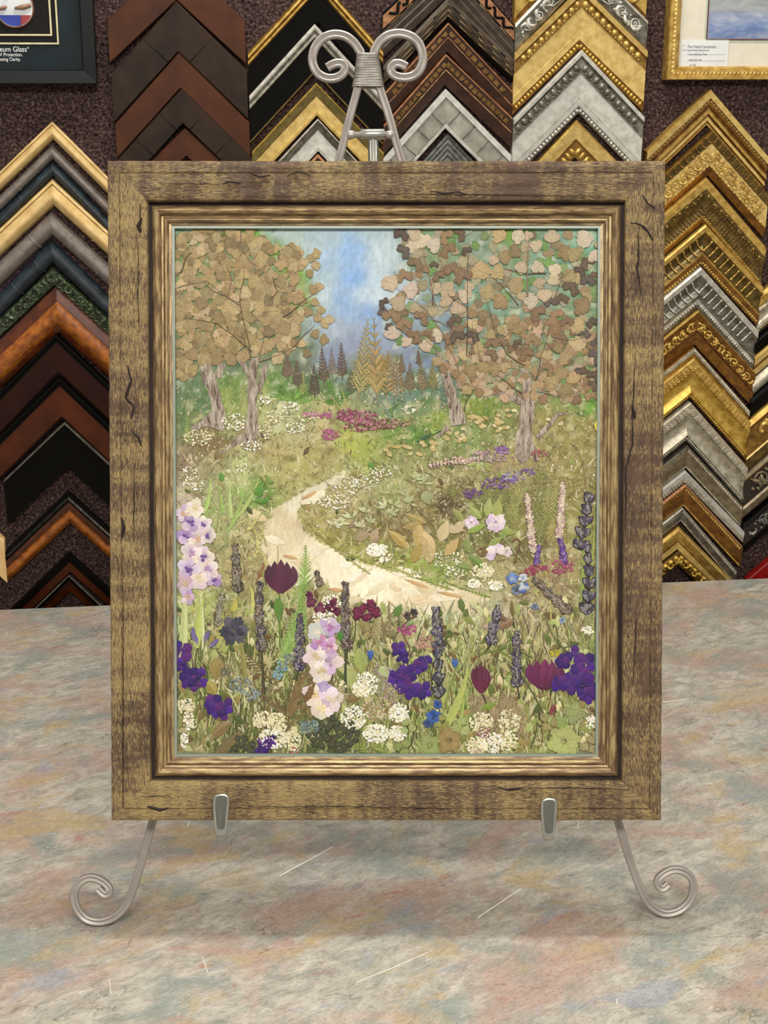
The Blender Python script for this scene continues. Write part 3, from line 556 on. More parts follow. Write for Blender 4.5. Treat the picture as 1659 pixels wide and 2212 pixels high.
for yy in (117.8, 131.2, 144): rect(mb, 1484, yy-.25, 1565, yy+.25, .0131, .0133, O)
mb.build('ruled_lines', M_ink, card)
mb = MB(); 
for q in ((1474, 98, 1480, 98.8), (1474, 108, 1482, 108.8), (1473.5, 98, 1474.3, 108.8), (1481.5, 101, 1482.3, 108.8)): rect(mb, *q, .0131, .0133, O)
mb.build('small_emblem', M_ink, card)
# ------------------------------------------------------------------ the wooden picture frame
pic = empty('picture_frame', FR.M); tag(pic, 'distressed brown and gold wooden frame with a pressed-flower garden picture, standing on the easel', 'picture')
def frp(px, py, off=0.0): return FR.loc(px, py, off)
FW = .526; q0 = frp(834.5, 1773); q1 = frp(837.5, 346.5); FH = q1.y
def railmat(name, along, sh=0.0):
    t = NT(name); sc = (1, 1, 1)
    def st(a, b): return (a, b, b) if along == 'x' else (b, a, b)
    v1 = t.coord(st(.20, 1)); v2 = t.coord(st(.10, 1)); v3 = t.coord((1, 1, 1)); v4 = t.coord(st(1, .10))
    f1 = t.noise(v1, 900, 5, .72, .8); f2 = t.noise(v2, 150, 4, .6, .2); f3 = t.noise(v3, 11, 4, .6); f4 = t.noise(v4, 75, 3, .6)
    base = t.ramp(f2, [(.3, '46352b'), (.5, '5d4738'), (.7, '6e5643')])
    sm = t.n('ShaderNodeMath', operation='MULTIPLY_ADD'); t.l(f3, sm.inputs[0]); sm.inputs[1].default_value = .55; t.l(f1, sm.inputs[2])
    s2 = t.n('ShaderNodeMath', operation='MULTIPLY_ADD'); t.l(f4, s2.inputs[0]); s2.inputs[1].default_value = .38; t.l(sm.outputs[0], s2.inputs[2])
    hf = t.n('ShaderNodeMath', operation='MULTIPLY'); t.l(s2.outputs[0], hf.inputs[0]); hf.inputs[1].default_value = .5
    k = t.ramp(hf.outputs[0], [(.445+sh, 0.0), (.49+sh, .5), (.56+sh, 1.0)])
    c = t.mix(k, base, 'b39b66'); dk = t.ramp(f1, [(.28, .7), (.40, 0.0)]); c = t.mix(dk, c, '42302a')
    b1 = t.bump(f1, 1.0, .0016); t.bump(f2, .5, .0016, b1)
    return t.out(c, .5, 0, .4)
M_rx = railmat('distressed wood, level grain', 'x'); M_ry = railmat('distressed wood, upright grain', 'y'); M_rt = railmat('browner distressed wood, level grain', 'x', .032); M_rr = railmat('browner distressed wood, upright grain', 'y', .012)
def beadmat(name, along):
    t = NT(name); v = t.coord((.16, 1, 1) if along == 'x' else (1, .16, 1)); f = t.noise(v, 300, 4, .6, .2); g = t.noise(t.coord(), 600, 3)
    c = t.ramp(f, [(.3, '5c4638'), (.46, '836a4a'), (.6, 'b09a6c'), (.8, '9a8468')]); t.bump(g, .2, .0006); return t.out(c, .36, .3, .5)
M_bx = beadmat('worn gold bead, level', 'x'); M_by = beadmat('worn gold bead, upright', 'y')
M_groove = finish('dark frame groove', '1f1416', '33231f', .8)
def hum(a, b, z0, up, z1, n=7): return [(a+(b-a)*i/n, z0+(z1-z0)*i/n+up*math.sin(math.pi*i/n)) for i in range(n+1)]
def strip_rail(A, I, prof, matl, nm, rough=0.0, parent=None, seg=60):
    obs = []
    for k in range(4):
        k2 = (k+1) % 4; mb = MB(); nrm = [(0, -1), (1, 0), (0, 1), (-1, 0)][k]
        V = []
        for (u, z) in prof:
            a = Vector((A[k][0]+I[k][0]*u, A[k][1]+I[k][1]*u, z)); b = Vector((A[k2][0]+I[k2][0]*u, A[k2][1]+I[k2][1]*u, z)); row = []
            for s_ in range(seg+1):
                p = a.lerp(b, s_/seg)
                if rough and 0 < s_ < seg and z > -.006:
                    w = noise.noise(Vector((p.x*34+k*7, p.y*34, u*240)))
                    w2 = noise.noise(Vector((p.x*150+k*7, p.y*150, u*500)))
                    p.z += rough*(w*.7+w2*.3)
                    if u < .0016: p.x += -nrm[0]*rough*.9*abs(w2); p.y += -nrm[1]*rough*.9*abs(w2)
                row.append(p)
            V.append(row)
        vs = [p for r_ in V for p in r_]; n = seg+1; fs = []
        for i in range(len(V)-1):
            for j in range(seg): fs.append((i*n+j, i*n+j+1, (i+1)*n+j+1, (i+1)*n+j))
        fs.append(tuple(i*n for i in range(len(V)))); fs.append(tuple(i*n+seg for i in range(len(V)))[::-1])
        mb.mesh(vs, fs); mats = matl[k % 2]; o = mb.build(nm, mats, parent); obs.append(o)
        for p in o.data.polygons: p.use_smooth = len(p.vertices) == 4
        o.data.set_sharp_from_angle(angle=R(35)) if hasattr(o.data, 'set_sharp_from_angle') else None
    return obs
x0, x1 = q0.x-FW/2, q0.x+FW/2
A4 = [(x0, 0), (x1, 0), (x1, FH), (x0, FH)]; I4 = [(1, 1), (-1, 1), (-1, -1), (1, -1)]
flatp = [(.0, -.030), (0, -.0025), (.0006, -.0008), (.0018, 0), (.006, .0002), (.0108, 0), (.0113, -.0012), (.0118, -.0012), (.0123, 0), (.018, .0001), (.024, 0), (.030, .0001), (.0355, 0), (.0368, -.0006), (.0374, -.002), (.0376, -.012), (.0376, -.030), (0, -.030)]
rails = strip_rail(A4, I4, flatp, [M_rx, M_ry], 'frame_rail', .0009, pic, 110)
rails[2].data.materials[0] = M_rt; rails[1].data.materials[0] = M_rr
gr = strip_rail(A4, I4, [(.0374, -.030), (.0374, -.0105), (.0414, -.0105), (.0414, -.030)], [M_groove, M_groove], 'dark_groove', 0, pic, 1)
bd_ = strip_rail(A4, I4, [(.0408, -.028), (.0408, -.0095)]+hum(.0410, .0490, -.0085, .0040, -.0075)+[(.0492, -.012), (.0510, -.0125), (.0512, -.028)], [M_bx, M_by], 'inner_bead', 0, pic, 2)
bd2 = strip_rail(A4, I4, [(.0508, -.028), (.0508, -.0125)]+hum(.0514, .0560, -.0115, .0028, -.0115)+[(.0562, -.0145), (.0588, -.0150), (.0590, -.028)], [M_bx, M_by], 'inner_bead', 0, pic, 2)
def lipmat():
    t = NT('pale glass edge'); return t.out('8f9a8c', .3, 0, .5)
M_lip = lipmat()
strip_rail(A4, I4, [(.0588, -.027), (.0588, -.0152), (.0612, -.0152), (.0612, -.027)], [M_lip, M_lip], 'glass_edge', 0, pic, 1)
# cracks and knot dents in the wood
M_crack = finish('dark crack', '1f1410', '2e2019', .9)
def crack(px, w=1.4, kk=0):
    mb = MB(); rnd = random.Random(int(px[0][0]+px[0][1])); pts = []
    for (a, b) in zip(px, px[1:]):
        n = max(2, int(math.hypot(b[0]-a[0], b[1]-a[1])/9))
        for i in range(n): pts.append((a[0]+(b[0]-a[0])*i/n+rnd.uniform(-1, 1), a[1]+(b[1]-a[1])*i/n+rnd.uniform(-1, 1)))
    pts.append(px[-1]); m = len(pts)
    P3 = [frp(x, y, .0003) for x, y in pts]
    mb.tube(P3, [(.25+.75*math.sin(math.pi*min(max((i+.4)/m, .02), .98)))*w*.00044*rnd.uniform(.6, 1.2)/1.0 for i in range(m)], 4)
    mb.build('crack', M_crack, rails[kk])
crack([(303, 438), (303, 470), (306, 500)], 1.2, 3); crack([(296, 520), (299, 560), (298, 640), (300, 720)], 1.1, 3)
crack([(306, 470), (300, 488), (303, 503)], 5, 3); crack([(275, 790), (283, 822), (272, 860), (290, 880), (284, 905)], 3.5, 3); crack([(283, 930), (300, 945), (305, 965)], 2.5, 3); crack([(290, 1000), (289, 1100), (289, 1170)], 1.3, 3)
crack([(262, 1118), (268, 1140), (264, 1160)], 5, 3); crack([(264, 1180), (266, 1320), (266, 1500), (266, 1745)], .9, 3)
crack([(480, 398), (492, 392), (520, 396)], 2, 2); crack([(540, 372), (560, 382), (585, 378)], 2, 2); crack([(930, 412), (960, 417), (990, 415), (1010, 420)], 2.4, 2); crack([(345, 397), (420, 397), (475, 398)], .9, 2); crack([(620, 380), (640, 372), (670, 378)], 2, 2); crack([(790, 418), (1050, 421), (1300, 424)], 1.0, 2)
crack([(1388, 420), (1400, 440), (1415, 450)], 2.2, 1); crack([(1362, 480), (1385, 485), (1400, 500), (1410, 520)], 3, 1); crack([(1378, 500), (1380, 540), (1377, 580), (1385, 640)], 2.6, 1); crack([(1372, 760), (1366, 900), (1366, 960), (1352, 1010), (1351, 1160)], 2.0, 1); crack([(1366, 880), (1372, 905)], 4, 1); crack([(1374, 1320), (1372, 1400), (1366, 1480)], 1.6, 1)
crack([(300, 1720), (350, 1720), (365, 1719)], .9, 0); crack([(318, 1742), (345, 1750), (362, 1746)], 3.2, 0); crack([(500, 1744), (750, 1742), (960, 1746)], 1.0, 0); crack([(1075, 1700), (1095, 1706), (1130, 1702)], 3, 0); crack([(1120, 1703), (1250, 1702), (1360, 1706)], 1.3, 0)

# glass
t = NT('picture glass'); nt = t.t; nt.nodes.remove(t.b); tr = t.n('ShaderNodeBsdfTransparent'); gl = t.n('ShaderNodeBsdfGlossy'); gl.inputs['Roughness'].default_value = .02; fr = t.n('ShaderNodeFresnel'); fr.inputs[0].default_value = 1.24
mx = t.n('ShaderNodeMixShader'); t.l(fr.outputs[0], mx.inputs[0]); t.l(tr.outputs[0], mx.inputs[1]); t.l(gl.outputs[0], mx.inputs[2]); t.l(mx.outputs[0], nt.nodes['Material Output'].inputs[0]); M_glass = t.m
mb = MB(); u = .0580; mb.box((x0+u, u, -.0142), (x1-u, FH-u, -.0128)); mb.build('glass', M_glass, pic)
M_back = finish('backing board', '4a3d30', '5a4b3b', .8)
mb = MB(); mb.box((x0+.03, .03, -.0345), (x1-.03, FH-.03, -.0300)); mb.build('backing_board', M_back, pic)

# ------------------------------------------------------------------ pressed-flower artwork
BZ = -.0215
def AP(x, y, h=0.0): return frp(x, y, BZ+h*.62)
rnd = random.Random(11)
def H(s_): return srgb(s_)
def mixc(a, b, f): return tuple(a[i]*(1-f)+b[i]*f for i in range(3))
def jit(c, a=.15, r=None):
    r = r or rnd; k = 1+r.uniform(-a, a); return tuple(max(0, c[i]*k*(1+r.uniform(-a, a)*.35)) for i in range(3))
anch = '''600 500 a9b9b9;700 505 a4b6bf;700 560 9fb5cc;750 540 8fadd2;760 600 86a6d2;800 500 a5b6bc;830 540 b9c6cb;810 620 bccad0;740 660 8fa9c8;720 720 a3aebb;700 640 b4c3c9;800 690 88a2c6;760 740 8b93a8;850 640 b2bfc6;680 560 b0bfbd;840 740 8d98ac;640 520 a9b7b1
400 500 7f9a86;480 510 7a7350;400 560 7a8c5a;600 540 6a8a3f;540 500 6f9a3a;450 600 7d8a57;550 650 7f7a4c;650 640 8a9a55;400 700 6f7f4d;600 740 6c7a58;640 590 7a9a3c;520 700 77704a;500 780 66706a
390 830 62765a;400 900 6f8456;440 860 5f7a58;500 830 6f8748;500 870 8f9a58;600 830 5f8040;680 820 5c7550;570 870 a3a86a
900 520 6f8a58;1000 560 7a9078;1100 500 6d9140;1200 560 7f9688;1280 500 6fa58e;1280 600 6f8b6a;1050 640 7d9a86;1150 750 73806a;1250 780 7a8c60;1000 800 6b7a4c;900 830 5f7a66;930 770 77859a;1050 520 8a968a;960 680 7f8f9a;1230 850 7f8f56;1290 860 6f9a40;950 560 7f8f6a
780 820 6c7862;850 850 6d8276;720 850 557a38;640 860 6f9a45;720 780 8089a0;660 790 6a7060;880 780 7f8aa0;960 840 5a7060;1020 870 7a8a3c;820 800 8a7a48
600 890 c5c29a;700 900 b3a878;450 960 7f6b4a;600 980 a89a6a;540 960 94855c;700 980 a09664;750 960 a8ad58;850 930 6f8a40;950 900 87974a;1050 880 76863f;1200 900 8f8650;1280 930 8f8553;900 1000 93925e;800 970 97a050;1000 960 7a8f58;1000 1010 9a9263;1100 1010 a09068;1200 1000 988a58;1250 1050 918652;900 950 5f8040;660 940 b0a880
450 1040 a09a74;400 1000 8a7860;520 1030 bcc08a;520 1070 8fa55a;570 1060 5f8a38;600 1030 a8a06a;660 1010 a39a60;640 1000 b2b070
400 1100 bfae9e;500 1130 a5a878;560 1150 b5aa7a;460 1100 96a868;540 1230 9a8a60;480 1230 a79a6c
690 1120 a0945e;760 1080 b0a67a;850 1060 a3a472;720 1160 97904e;800 1150 7a6748;870 1150 7d6a44;920 1130 8a7a4c;950 1050 a09a66;960 1090 5a4a36;1000 1110 6a5c3c;1000 1150 7a7040;1050 1100 6f7a3c;1060 1160 6a6a3c;1100 1130 8c8a4e;1200 1150 968d55;1290 1150 8d8a4c;900 1200 8f9a40;800 1190 9a9c50;1000 1230 a3a26a;1100 1220 a59a6c;1150 1180 6f6a3c;1200 1230 a58d6c;1290 1250 8a8a50;950 1240 8aa050
400 1330 b9c08a;440 1310 a9b06a;500 1300 8f8f58;560 1330 8a8a50;620 1310 8fa860;680 1330 a39a6c;750 1340 a8a070;850 1350 c0b890;930 1330 c9cba8;1000 1330 cfc9a8;1080 1320 b0a888;1150 1330 a0936c;1250 1330 8f8a5a;600 1270 a5a06a
400 1500 8a9056;500 1450 7f7a4a;560 1450 857a4e;620 1480 6f6540;700 1580 4a5530;760 1420 9aa05a;820 1400 a09a68;900 1500 868c50;980 1400 a8ac6c;1000 1520 9fb060;1080 1420 a39e6c;1150 1420 a89a70;1200 1500 9a9058;1290 1450 7d8a4a;450 1400 a0a560;450 1550 7f8048
400 1610 8f8a5c;500 1610 55602c;600 1620 6a6a3a;720 1620 4a5528;800 1610 7f8c4c;880 1620 8f9a58;960 1600 98945a;1050 1620 8a8a50;1130 1600 8f8450;1200 1620 9aa560;1280 1600 8f8460'''
ANC = []
for ent in anch.replace('\n', ';').split(';'):
    a, b, c = ent.split(); ANC.append((float(a), float(b), H(c)))
def inpoly(x, y, P):
    c = False; j = len(P)-1
    for i in range(len(P)):
        if (P[i][1] > y) != (P[j][1] > y) and x < (P[j][0]-P[i][0])*(y-P[i][1])/(P[j][1]-P[i][1])+P[i][0]: c = not c
        j = i
    return c
PATH = [(752, 1012), (700, 1040), (640, 1072), (598, 1096), (575, 1130), (562, 1180), (575, 1230), (640, 1252), (700, 1262), (760, 1300), (840, 1325), (930, 1330), (1010, 1318), (1060, 1292), (1000, 1272), (900, 1250), (800, 1222), (720, 1188), (660, 1150), (640, 1118), (648, 1092), (700, 1060), (757, 1028)]
PC = [(640, 1090, H('d6cfb8')), (720, 1040, H('cfc7ae')), (600, 1150, H('d0c3a2')), (640, 1210, H('dfd3b4')), (720, 1220, H('e6dcc2')), (800, 1260, H('ebe2c8')), (900, 1290, H('e0d2b2')), (980, 1295, H('d6c8a6')), (600, 1110, H('c9bb98')), (640, 1140, H('c8b89a'))]
def shep(x, y, L, p=3.2):
    w = 0; c = [0, 0, 0]
    for ax, ay, col in L:
        d = (abs(ax-x)+abs(ay-y))*.35+math.hypot(ax-x, ay-y)*.65+4; k = 1/d**p; w += k
        for i in range(3): c[i] += col[i]*k
    return (c[0]/w, c[1]/w, c[2]/w)
SKYP = [(575, 470), (860, 470), (850, 600), (820, 700), (860, 800), (700, 800), (700, 700), (660, 560), (640, 520)]
def paint(x, y, warp=True):
    nx = noise.noise(Vector((x*.02, y*.02, 0)))*26+noise.noise(Vector((x*.07, y*.07, 3)))*10 if warp else 0
    ny = noise.noise(Vector((x*.02, y*.02, 7)))*26+noise.noise(Vector((x*.07, y*.07, 9)))*10 if warp else 0
    if inpoly(x+nx*.15, y+ny*.15, PATH): return shep(x+nx, y+ny, PC)
    c = shep(x+nx, y+ny, ANC)
    if y > 480 and not inpoly(x, y, SKYP):
        q = noise.noise(Vector((x*.045, y*.06, 21))); q2 = noise.noise(Vector((x*.05, y*.05, 33)))
        if q > .12: c = mixc(c, H('c9cbb0') if y < 860 else H('c8bf92'), min(.5, (q-.12)*1.8))
        if q2 > .15: c = mixc(c, H('47692c') if y < 900 else H('6a5e34'), min(.6, (q2-.15)*2.0))
    return c
# painted board with real brush-stroke relief
bm_ = MB(); nx_, ny_ = 150, 186; X0, X1, Y0, Y1 = 371, 1309, 482, 1644
vs = []; cs = []
for j in range(ny_+1):
    for i in range(nx_+1):
        x = X0+(X1-X0)*i/nx_; y = Y0+(Y1-Y0)*j/ny_; vs.append(AP(x, y, .0002*noise.noise(Vector((x*.15, y*.05, 0)))))
        br = 1+.13*noise.noise(Vector((x*.12, y*.05, 5)))+.08*noise.noise(Vector((x*.4, y*.3, 2))); cs.append(tuple(c*br for c in paint(x, y)))
fs = []; fc = []
for j in range(ny_):
    for i in range(nx_):
        a = j*(nx_+1)+i; f = (a+nx_+1, a+nx_+2, a+1, a); fs.append(f); fc.append(tuple(cs[k] for k in f))
bm_.mesh(vs, fs, 0, fc)
t = NT('oil paint on board'); a = t.n('ShaderNodeAttribute', attribute_name='Col'); f = t.noise(t.coord((1, .5, 1)), 300, 5, .65); r_ = t.ramp(f, [(.3, (.95, .96, .95)), (.6, (1.2, 1.2, 1.2))]); t.bump(f, .3, .0006)
board = bm_.build('painted_board', t.out(t.mix(1, a.outputs['Color'], r_, 'MULTIPLY'), .7, 0, .15), pic)
board.data.update()

def bez(p0, p1, bend, n=8):
    mx_, my_ = (p0[0]+p1[0])/2, (p0[1]+p1[1])/2; dx, dy = p1[0]-p0[0], p1[1]-p0[1]; L = math.hypot(dx, dy) or 1
    c = (mx_-dy/L*bend*2, my_+dx/L*bend*2)
    return [((1-t_)**2*p0[0]+2*t_*(1-t_)*c[0]+t_*t_*p1[0], (1-t_)**2*p0[1]+2*t_*(1-t_)*c[1]+t_*t_*p1[1]) for t_ in [i/n for i in range(n+1)]]
def ribbon(mb, pts, w, h, col, col2=None, taper='leaf', rise=.25):
    """w px half width; ridge in the middle"""
    n = len(pts)-1; vs = []; col2 = col2 or mixc(col, (0, 0, 0), .12)
    for i, (x, y) in enumerate(pts):
        a = pts[max(i-1, 0)]; b = pts[min(i+1, n)]; dx, dy = b[0]-a[0], b[1]-a[1]; L = math.hypot(dx, dy) or 1; nx, ny = -dy/L, dx/L; t_ = i/n
        k = {'leaf': math.sin(math.pi*min(.97, max(.03, t_**.8))), 'blade': (1-t_)**.6*min(1, .35+t_*3), 'stem': 1-.3*t_}[taper]
        ww = w*max(k, .04); vs += [AP(x+nx*ww, y+ny*ww, h), AP(x, y, h+ww*rise*.00044), AP(x-nx*ww, y-ny*ww, h)]
    fs = []; cc = []
    for i in range(n):
        b = i*3; fs += [(b, b+1, b+4, b+3), (b+1, b+2, b+5, b+4)]; cc += [col, col2]
    mb.mesh(vs, fs, 0, cc)
def fan(mb, cx, cy, outline, h, lift, cc, ce, curl=0.0):
    n = len(outline); vs = [AP(cx, cy, h+lift)]+[AP(x, y, h+(curl*.00044*math.sin(i*2.1) if curl else 0)) for i, (x, y) in enumerate(outline)]
    fs = [(0, 1+(i+1) % n, 1+i) for i in range(n)]; mb.mesh(vs, fs, 0, [(cc, ce, ce)]*n)
def star(mb, x, y, r, h, col, cc=None, n=5, inner=.45, rot=None, lift=.0003):
    rot = rnd.uniform(0, 6.28) if rot is None else rot; o = []
    for i in range(n*2): 
        rr = r if i % 2 == 0 else r*inner; a = rot+math.pi*i/n; o.append((x+math.cos(a)*rr, y+math.sin(a)*rr))
    fan(mb, x, y, o, h, lift, cc or col, col)
def petal(mb, x, y, ang, L, w, h, col, cc=None, ruf=.0, n=9, lift=.0005):
    """rounded petal from its base (x, y)"""
    ca, sa = math.cos(ang), math.sin(ang); o = []
    for i in range(n+1):
        t_ = i/n; th = math.pi*t_; 
        if ruf: rr = 1+ruf*math.sin(th*7+x)
        else: rr = 1
        l_ = L*(.5-.5*math.cos(th*1.0)) if False else 0
        a = -math.pi*.5+math.pi*t_*1.0
        px_ = L*(.45+.55*math.cos(a))*rr if True else 0; py_ = w*.5*math.sin(a)*1.0*rr
        o.append((x+ca*px_-sa*py_, y+sa*px_+ca*py_))
    o = [(x, y)]+o; mx_, my_ = x+ca*L*.55, y+sa*L*.55
    m = len(o); vs = [AP(mx_, my_, h+lift)]+[AP(a, b, h) for a, b in o]; cc = cc or col
    mb.mesh(vs, [(0, 1+(i+1) % m, 1+i) for i in range(m)], 0, [(mixc(col, cc, .25), cc if (i+1) % m == 0 else col, cc if i == 0 else col) for i in range(m)])
def fin(mb, nm, parent=None, label=None, kind=None):
    o = mb.build(nm, M_plant, parent or pic, label=label)
    if kind: o['kind'] = kind
    return o

# --- undergrowth of moss, grass and stems glued over the paint
mb = MB()
SKY = [(570, 480), (870, 480), (860, 600), (830, 700), (860, 745), (780, 760), (700, 745), (690, 560), (650, 520)]
for _ in range(9000):
    x = rnd.uniform(380, 1300); y = 800+(rnd.random()**.9)*835
    if inpoly(x, y, PATH): continue
    c = jit(paint(x, y), .34)
    if rnd.random() < .36: c = mixc(c, H(rnd.choice(['dcd6a8', 'd0c898', 'e6dcc0', 'c4b888', 'c8c47a'])), .6)
    if rnd.random() < (.18 if y < 1330 else .32): c = mixc(c, H(rnd.choice(['3d3a1c', '5a4a28', '4f5824', '6a5430'])), .5)
    if y > 1330:
        L = rnd.uniform(14, 58); a = -math.pi/2+rnd.gauss(0, .45); w = rnd.uniform(.8, 3.2)
    elif y > 1000: L = rnd.uniform(8, 30); a = -math.pi/2+rnd.gauss(0, .9); w = rnd.uniform(.7, 2.6)
    else: L = rnd.uniform(5, 16); a = rnd.uniform(-2.6, -.5); w = rnd.uniform(.7, 2.2)
    x2, y2 = x+math.cos(a)*L, y+math.sin(a)*L
    x2 = min(1300, max(379, x2)); y2 = min(1636, y2)
    ribbon(mb, bez((x, y), (x2, y2), rnd.uniform(-.12, .12)*L, 3), w, rnd.uniform(.0003, .0012), c)
for _ in range(1500):
    x = rnd.uniform(382, 1298); y = rnd.uniform(1380, 1635); L = rnd.uniform(20, 80); a = -math.pi/2+rnd.gauss(0, .3); c = jit(H(rnd.choice(['4a4f22', '5f6a2c', 'a9b266', 'c4c88a', '6a5230', '8a9a48', 'd4cf9c', '3a3c1c'])), .15)
    ribbon(mb, bez((x, y), (min(1300, max(379, x+math.cos(a)*L)), y+math.sin(a)*L), rnd.uniform(-.12, .12)*L, 4), rnd.uniform(.6, 1.5), rnd.uniform(.0006, .0016), c, taper='stem')
fin(mb, 'pressed_undergrowth', kind='stuff', label='fine layer of mixed dried grass and moss')
# broad pressed leaf fragments between
mb = MB()
for _ in range(1500):
    x = rnd.uniform(382, 1298); y = rnd.uniform(860, 1632)
    if inpoly(x, y, PATH): continue
    c = jit(paint(x, y), .3); s_ = rnd.uniform(3, 9)*(1.3 if y > 1200 else .8)
    if rnd.random() < .4: c = mixc(c, H(rnd.choice(['d6cf9a', 'c4c688', '7a6a3c', 'e2dabc', '55602c'])), .5)
    petal(mb, x, y, rnd.uniform(0, 6.28), s_*1.6, s_, rnd.uniform(.0004, .0014), c, jit(c, .2))
for _ in range(520):
    x = rnd.uniform(384, 1296); y = rnd.uniform(980, 1626) if rnd.random() < .3 else rnd.uniform(1320, 1628)
    if inpoly(x, y, PATH): continue
    s_ = rnd.uniform(8, 17)*(1 if y > 1300 else .7); c = jit(H(rnd.choice(['a8ad66', '8a8f4c', 'c2c48a', '7a6a3c', '5f6a30', 'b5a878', '98864c', '6a5230', 'd0c898', '4f5a2a'])), .15)
    petal(mb, min(1286, max(392, x)), y, -math.pi/2+rnd.gauss(0, .8), s_*1.9, s_*.9, rnd.uniform(.0012, .0020), c, jit(mixc(c, (0, 0, 0), .2), .2), .05)
fin(mb, 'leaf_fragments', kind='stuff')

# --- tree crowns
def fanleaf(mb, x, y, r, ang, h, col, spread=1.9, sc=5):
    o = []; k = 22; ph = rnd.uniform(-.3, .3); spread = 1.95; nl = rnd.choice((1.3, 1.7, 2.2, 2.6))
    for i in range(k+1):
        th = -spread+2*spread*i/k; rr = r*(.60+.36*abs(math.cos(nl*(th+ph)))**.6+.05*math.cos(th*13)); rr *= (1-.22*(abs(th)/spread)**3)
        o.append((x+math.cos(ang+th)*rr, y+math.sin(ang+th)*rr))
    bx, by = x-math.cos(ang)*r*.5, y-math.sin(ang)*r*.5; o.append((bx, by)); n = len(o)
    e = [jit(mixc(col, (0, 0, 0), .10), .14) for _ in range(n)]
    hs = [h+rnd.uniform(0, .0003) for _ in o]
    vs = [AP(x, y, h+.0004)]+[AP(a, b, hh) for (a, b), hh in zip(o, hs)]; cc = jit(mixc(col, (.8, .7, .5), .08), .08)
    mb.mesh(vs, [(0, 1+(i+1) % n, 1+i) for i in range(n)], 0, [(cc, e[(i+1) % n], e[i]) for i in range(n)])
    # raised vein
    ribbon(mb, [(bx, by), (x+math.cos(ang)*r*.7, y+math.sin(ang)*r*.7)], .5, h+.0005, mixc(col, H('5a4630'), .4), taper='stem')
def lobed(mb, x, y, r, ang, h, col):
    for s_ in (-1, 0, 1):
        a = ang+s_*1.15; fanleaf(mb, x+math.cos(a)*r*.42, y+math.sin(a)*r*.42, r*.6, a, h+.0001*(s_+1), jit(col, .06), 1.35, 6.5)
TANS = ['a08a5c', '968050', 'ab9362', 'af9768', '8c7648', 'b8a278', '9b865a', '7f6b42']
LC = [(378, 520), (420, 492), (560, 494), (575, 530), (640, 530), (655, 560), (640, 600), (655, 650), (650, 700), (640, 750), (600, 775), (560, 755), (500, 785), (440, 785), (395, 820), (380, 790)]
pts = []
def spread(P, n, dmin, bb):
    out = []; tries = 0
    while len(out) < n and tries < n*300:
        tries += 1; x = rnd.uniform(bb[0], bb[2]); y = rnd.uniform(bb[1], bb[3])
        if inpoly(x, y, P) and all((x-a)**2+(y-b)**2 > dmin*dmin for a, b in out): out.append((x, y))
    return out
mb = MB()
for x, y in spread(LC, 340, 8, (380, 490, 660, 820)):
    fanleaf(mb, x, y, rnd.uniform(11, 16), rnd.uniform(0, 6.28), rnd.uniform(.0012, .0024), jit(H(rnd.choice(TANS)), .12))
fin(mb, 'small_tan_leaves', kind='stuff')
xp = [(681, 548), (670, 559), (658, 568), (681, 576), (667, 591), (690, 617), (674, 626), (649, 635), (629, 645), (667, 672), (680, 655), (693, 672), (687, 689), (711, 693), (699, 699), (679, 719), (697, 734), (664, 762), (650, 745)]
allp = [(x, y, rnd.uniform(12, 15)) for x, y in xp] + [(x, y, rnd.uniform(15, 20)) for x, y in spread(LC, 78, 23, (380, 490, 660, 820))]
for x, y, r_ in allp:
    mb = MB(); fanleaf(mb, x, y, r_, rnd.uniform(0, 6.28), rnd.uniform(.0020, .0028), jit(H(rnd.choice(TANS)), .12)); fin(mb, 'tan_leaf')
# right tree
mb = MB(); RC = [(862, 500), (900, 492), (1290, 492), (1298, 860), (1200, 870), (1040, 850), (960, 800), (900, 760), (850, 740), (845, 640), (900, 600)]
RL = [(940, 760), (1000, 700), (1100, 680), (1180, 690), (1295, 720), (1290, 860), (1180, 870), (1020, 850), (950, 800)]
for x, y in spread(RL, 190, 9, (930, 690, 1300, 870)): fanleaf(mb, x, y, rnd.uniform(10, 16), rnd.uniform(0, 6.28), rnd.uniform(.0014, .0026), jit(H(rnd.choice(['9a7c55', '8a6c46', 'a58a63', '7a5e3c', 'b2987a', '8f9068'])), .12))
for x, y in spread(RC, 190, 13, (850, 495, 1298, 860)): fanleaf(mb, x, y, rnd.uniform(12, 17), rnd.uniform(0, 6.28), rnd.uniform(.0012, .0018), jit(H(rnd.choice(['6f8a50', '8f8a68', '9a8f6a', '8a9a80', '8f7a55', 'a09a80', '7a6a4a', '5f8a3c'])), .15))
fin(mb, 'small_brown_leaves', kind='stuff')
DK = '865 512 17,868 546 17,832 657 13,828 681 14,990 509 15,983 698 16,989 733 18,1018 732 17,1272 572 18,1270 612 17,1284 600 13,1230 627 19,1213 652 17,1191 657 14,1284 702 16,1260 724 15,1290 744 14,1281 774 18,1257 811 18,1281 817 17,1278 836 14,842 708 10,1250 590 14,938 575 10,1010 545 12,1120 745 12,840 725 8'
BR = '874 603 20,895 575 19,915 590 17,971 545 19,968 515 17,978 590 22,1003 603 20,950 600 14,844 688 19,871 687 19,874 706 17,907 690 18,892 731 18,925 728 14,1167 681 20,1206 687 19,1190 708 18,1150 700 14,1225 700 16,960 735 16,1080 745 18,1110 760 17,1140 770 18,1060 770 15,1180 800 17,1150 740 18'
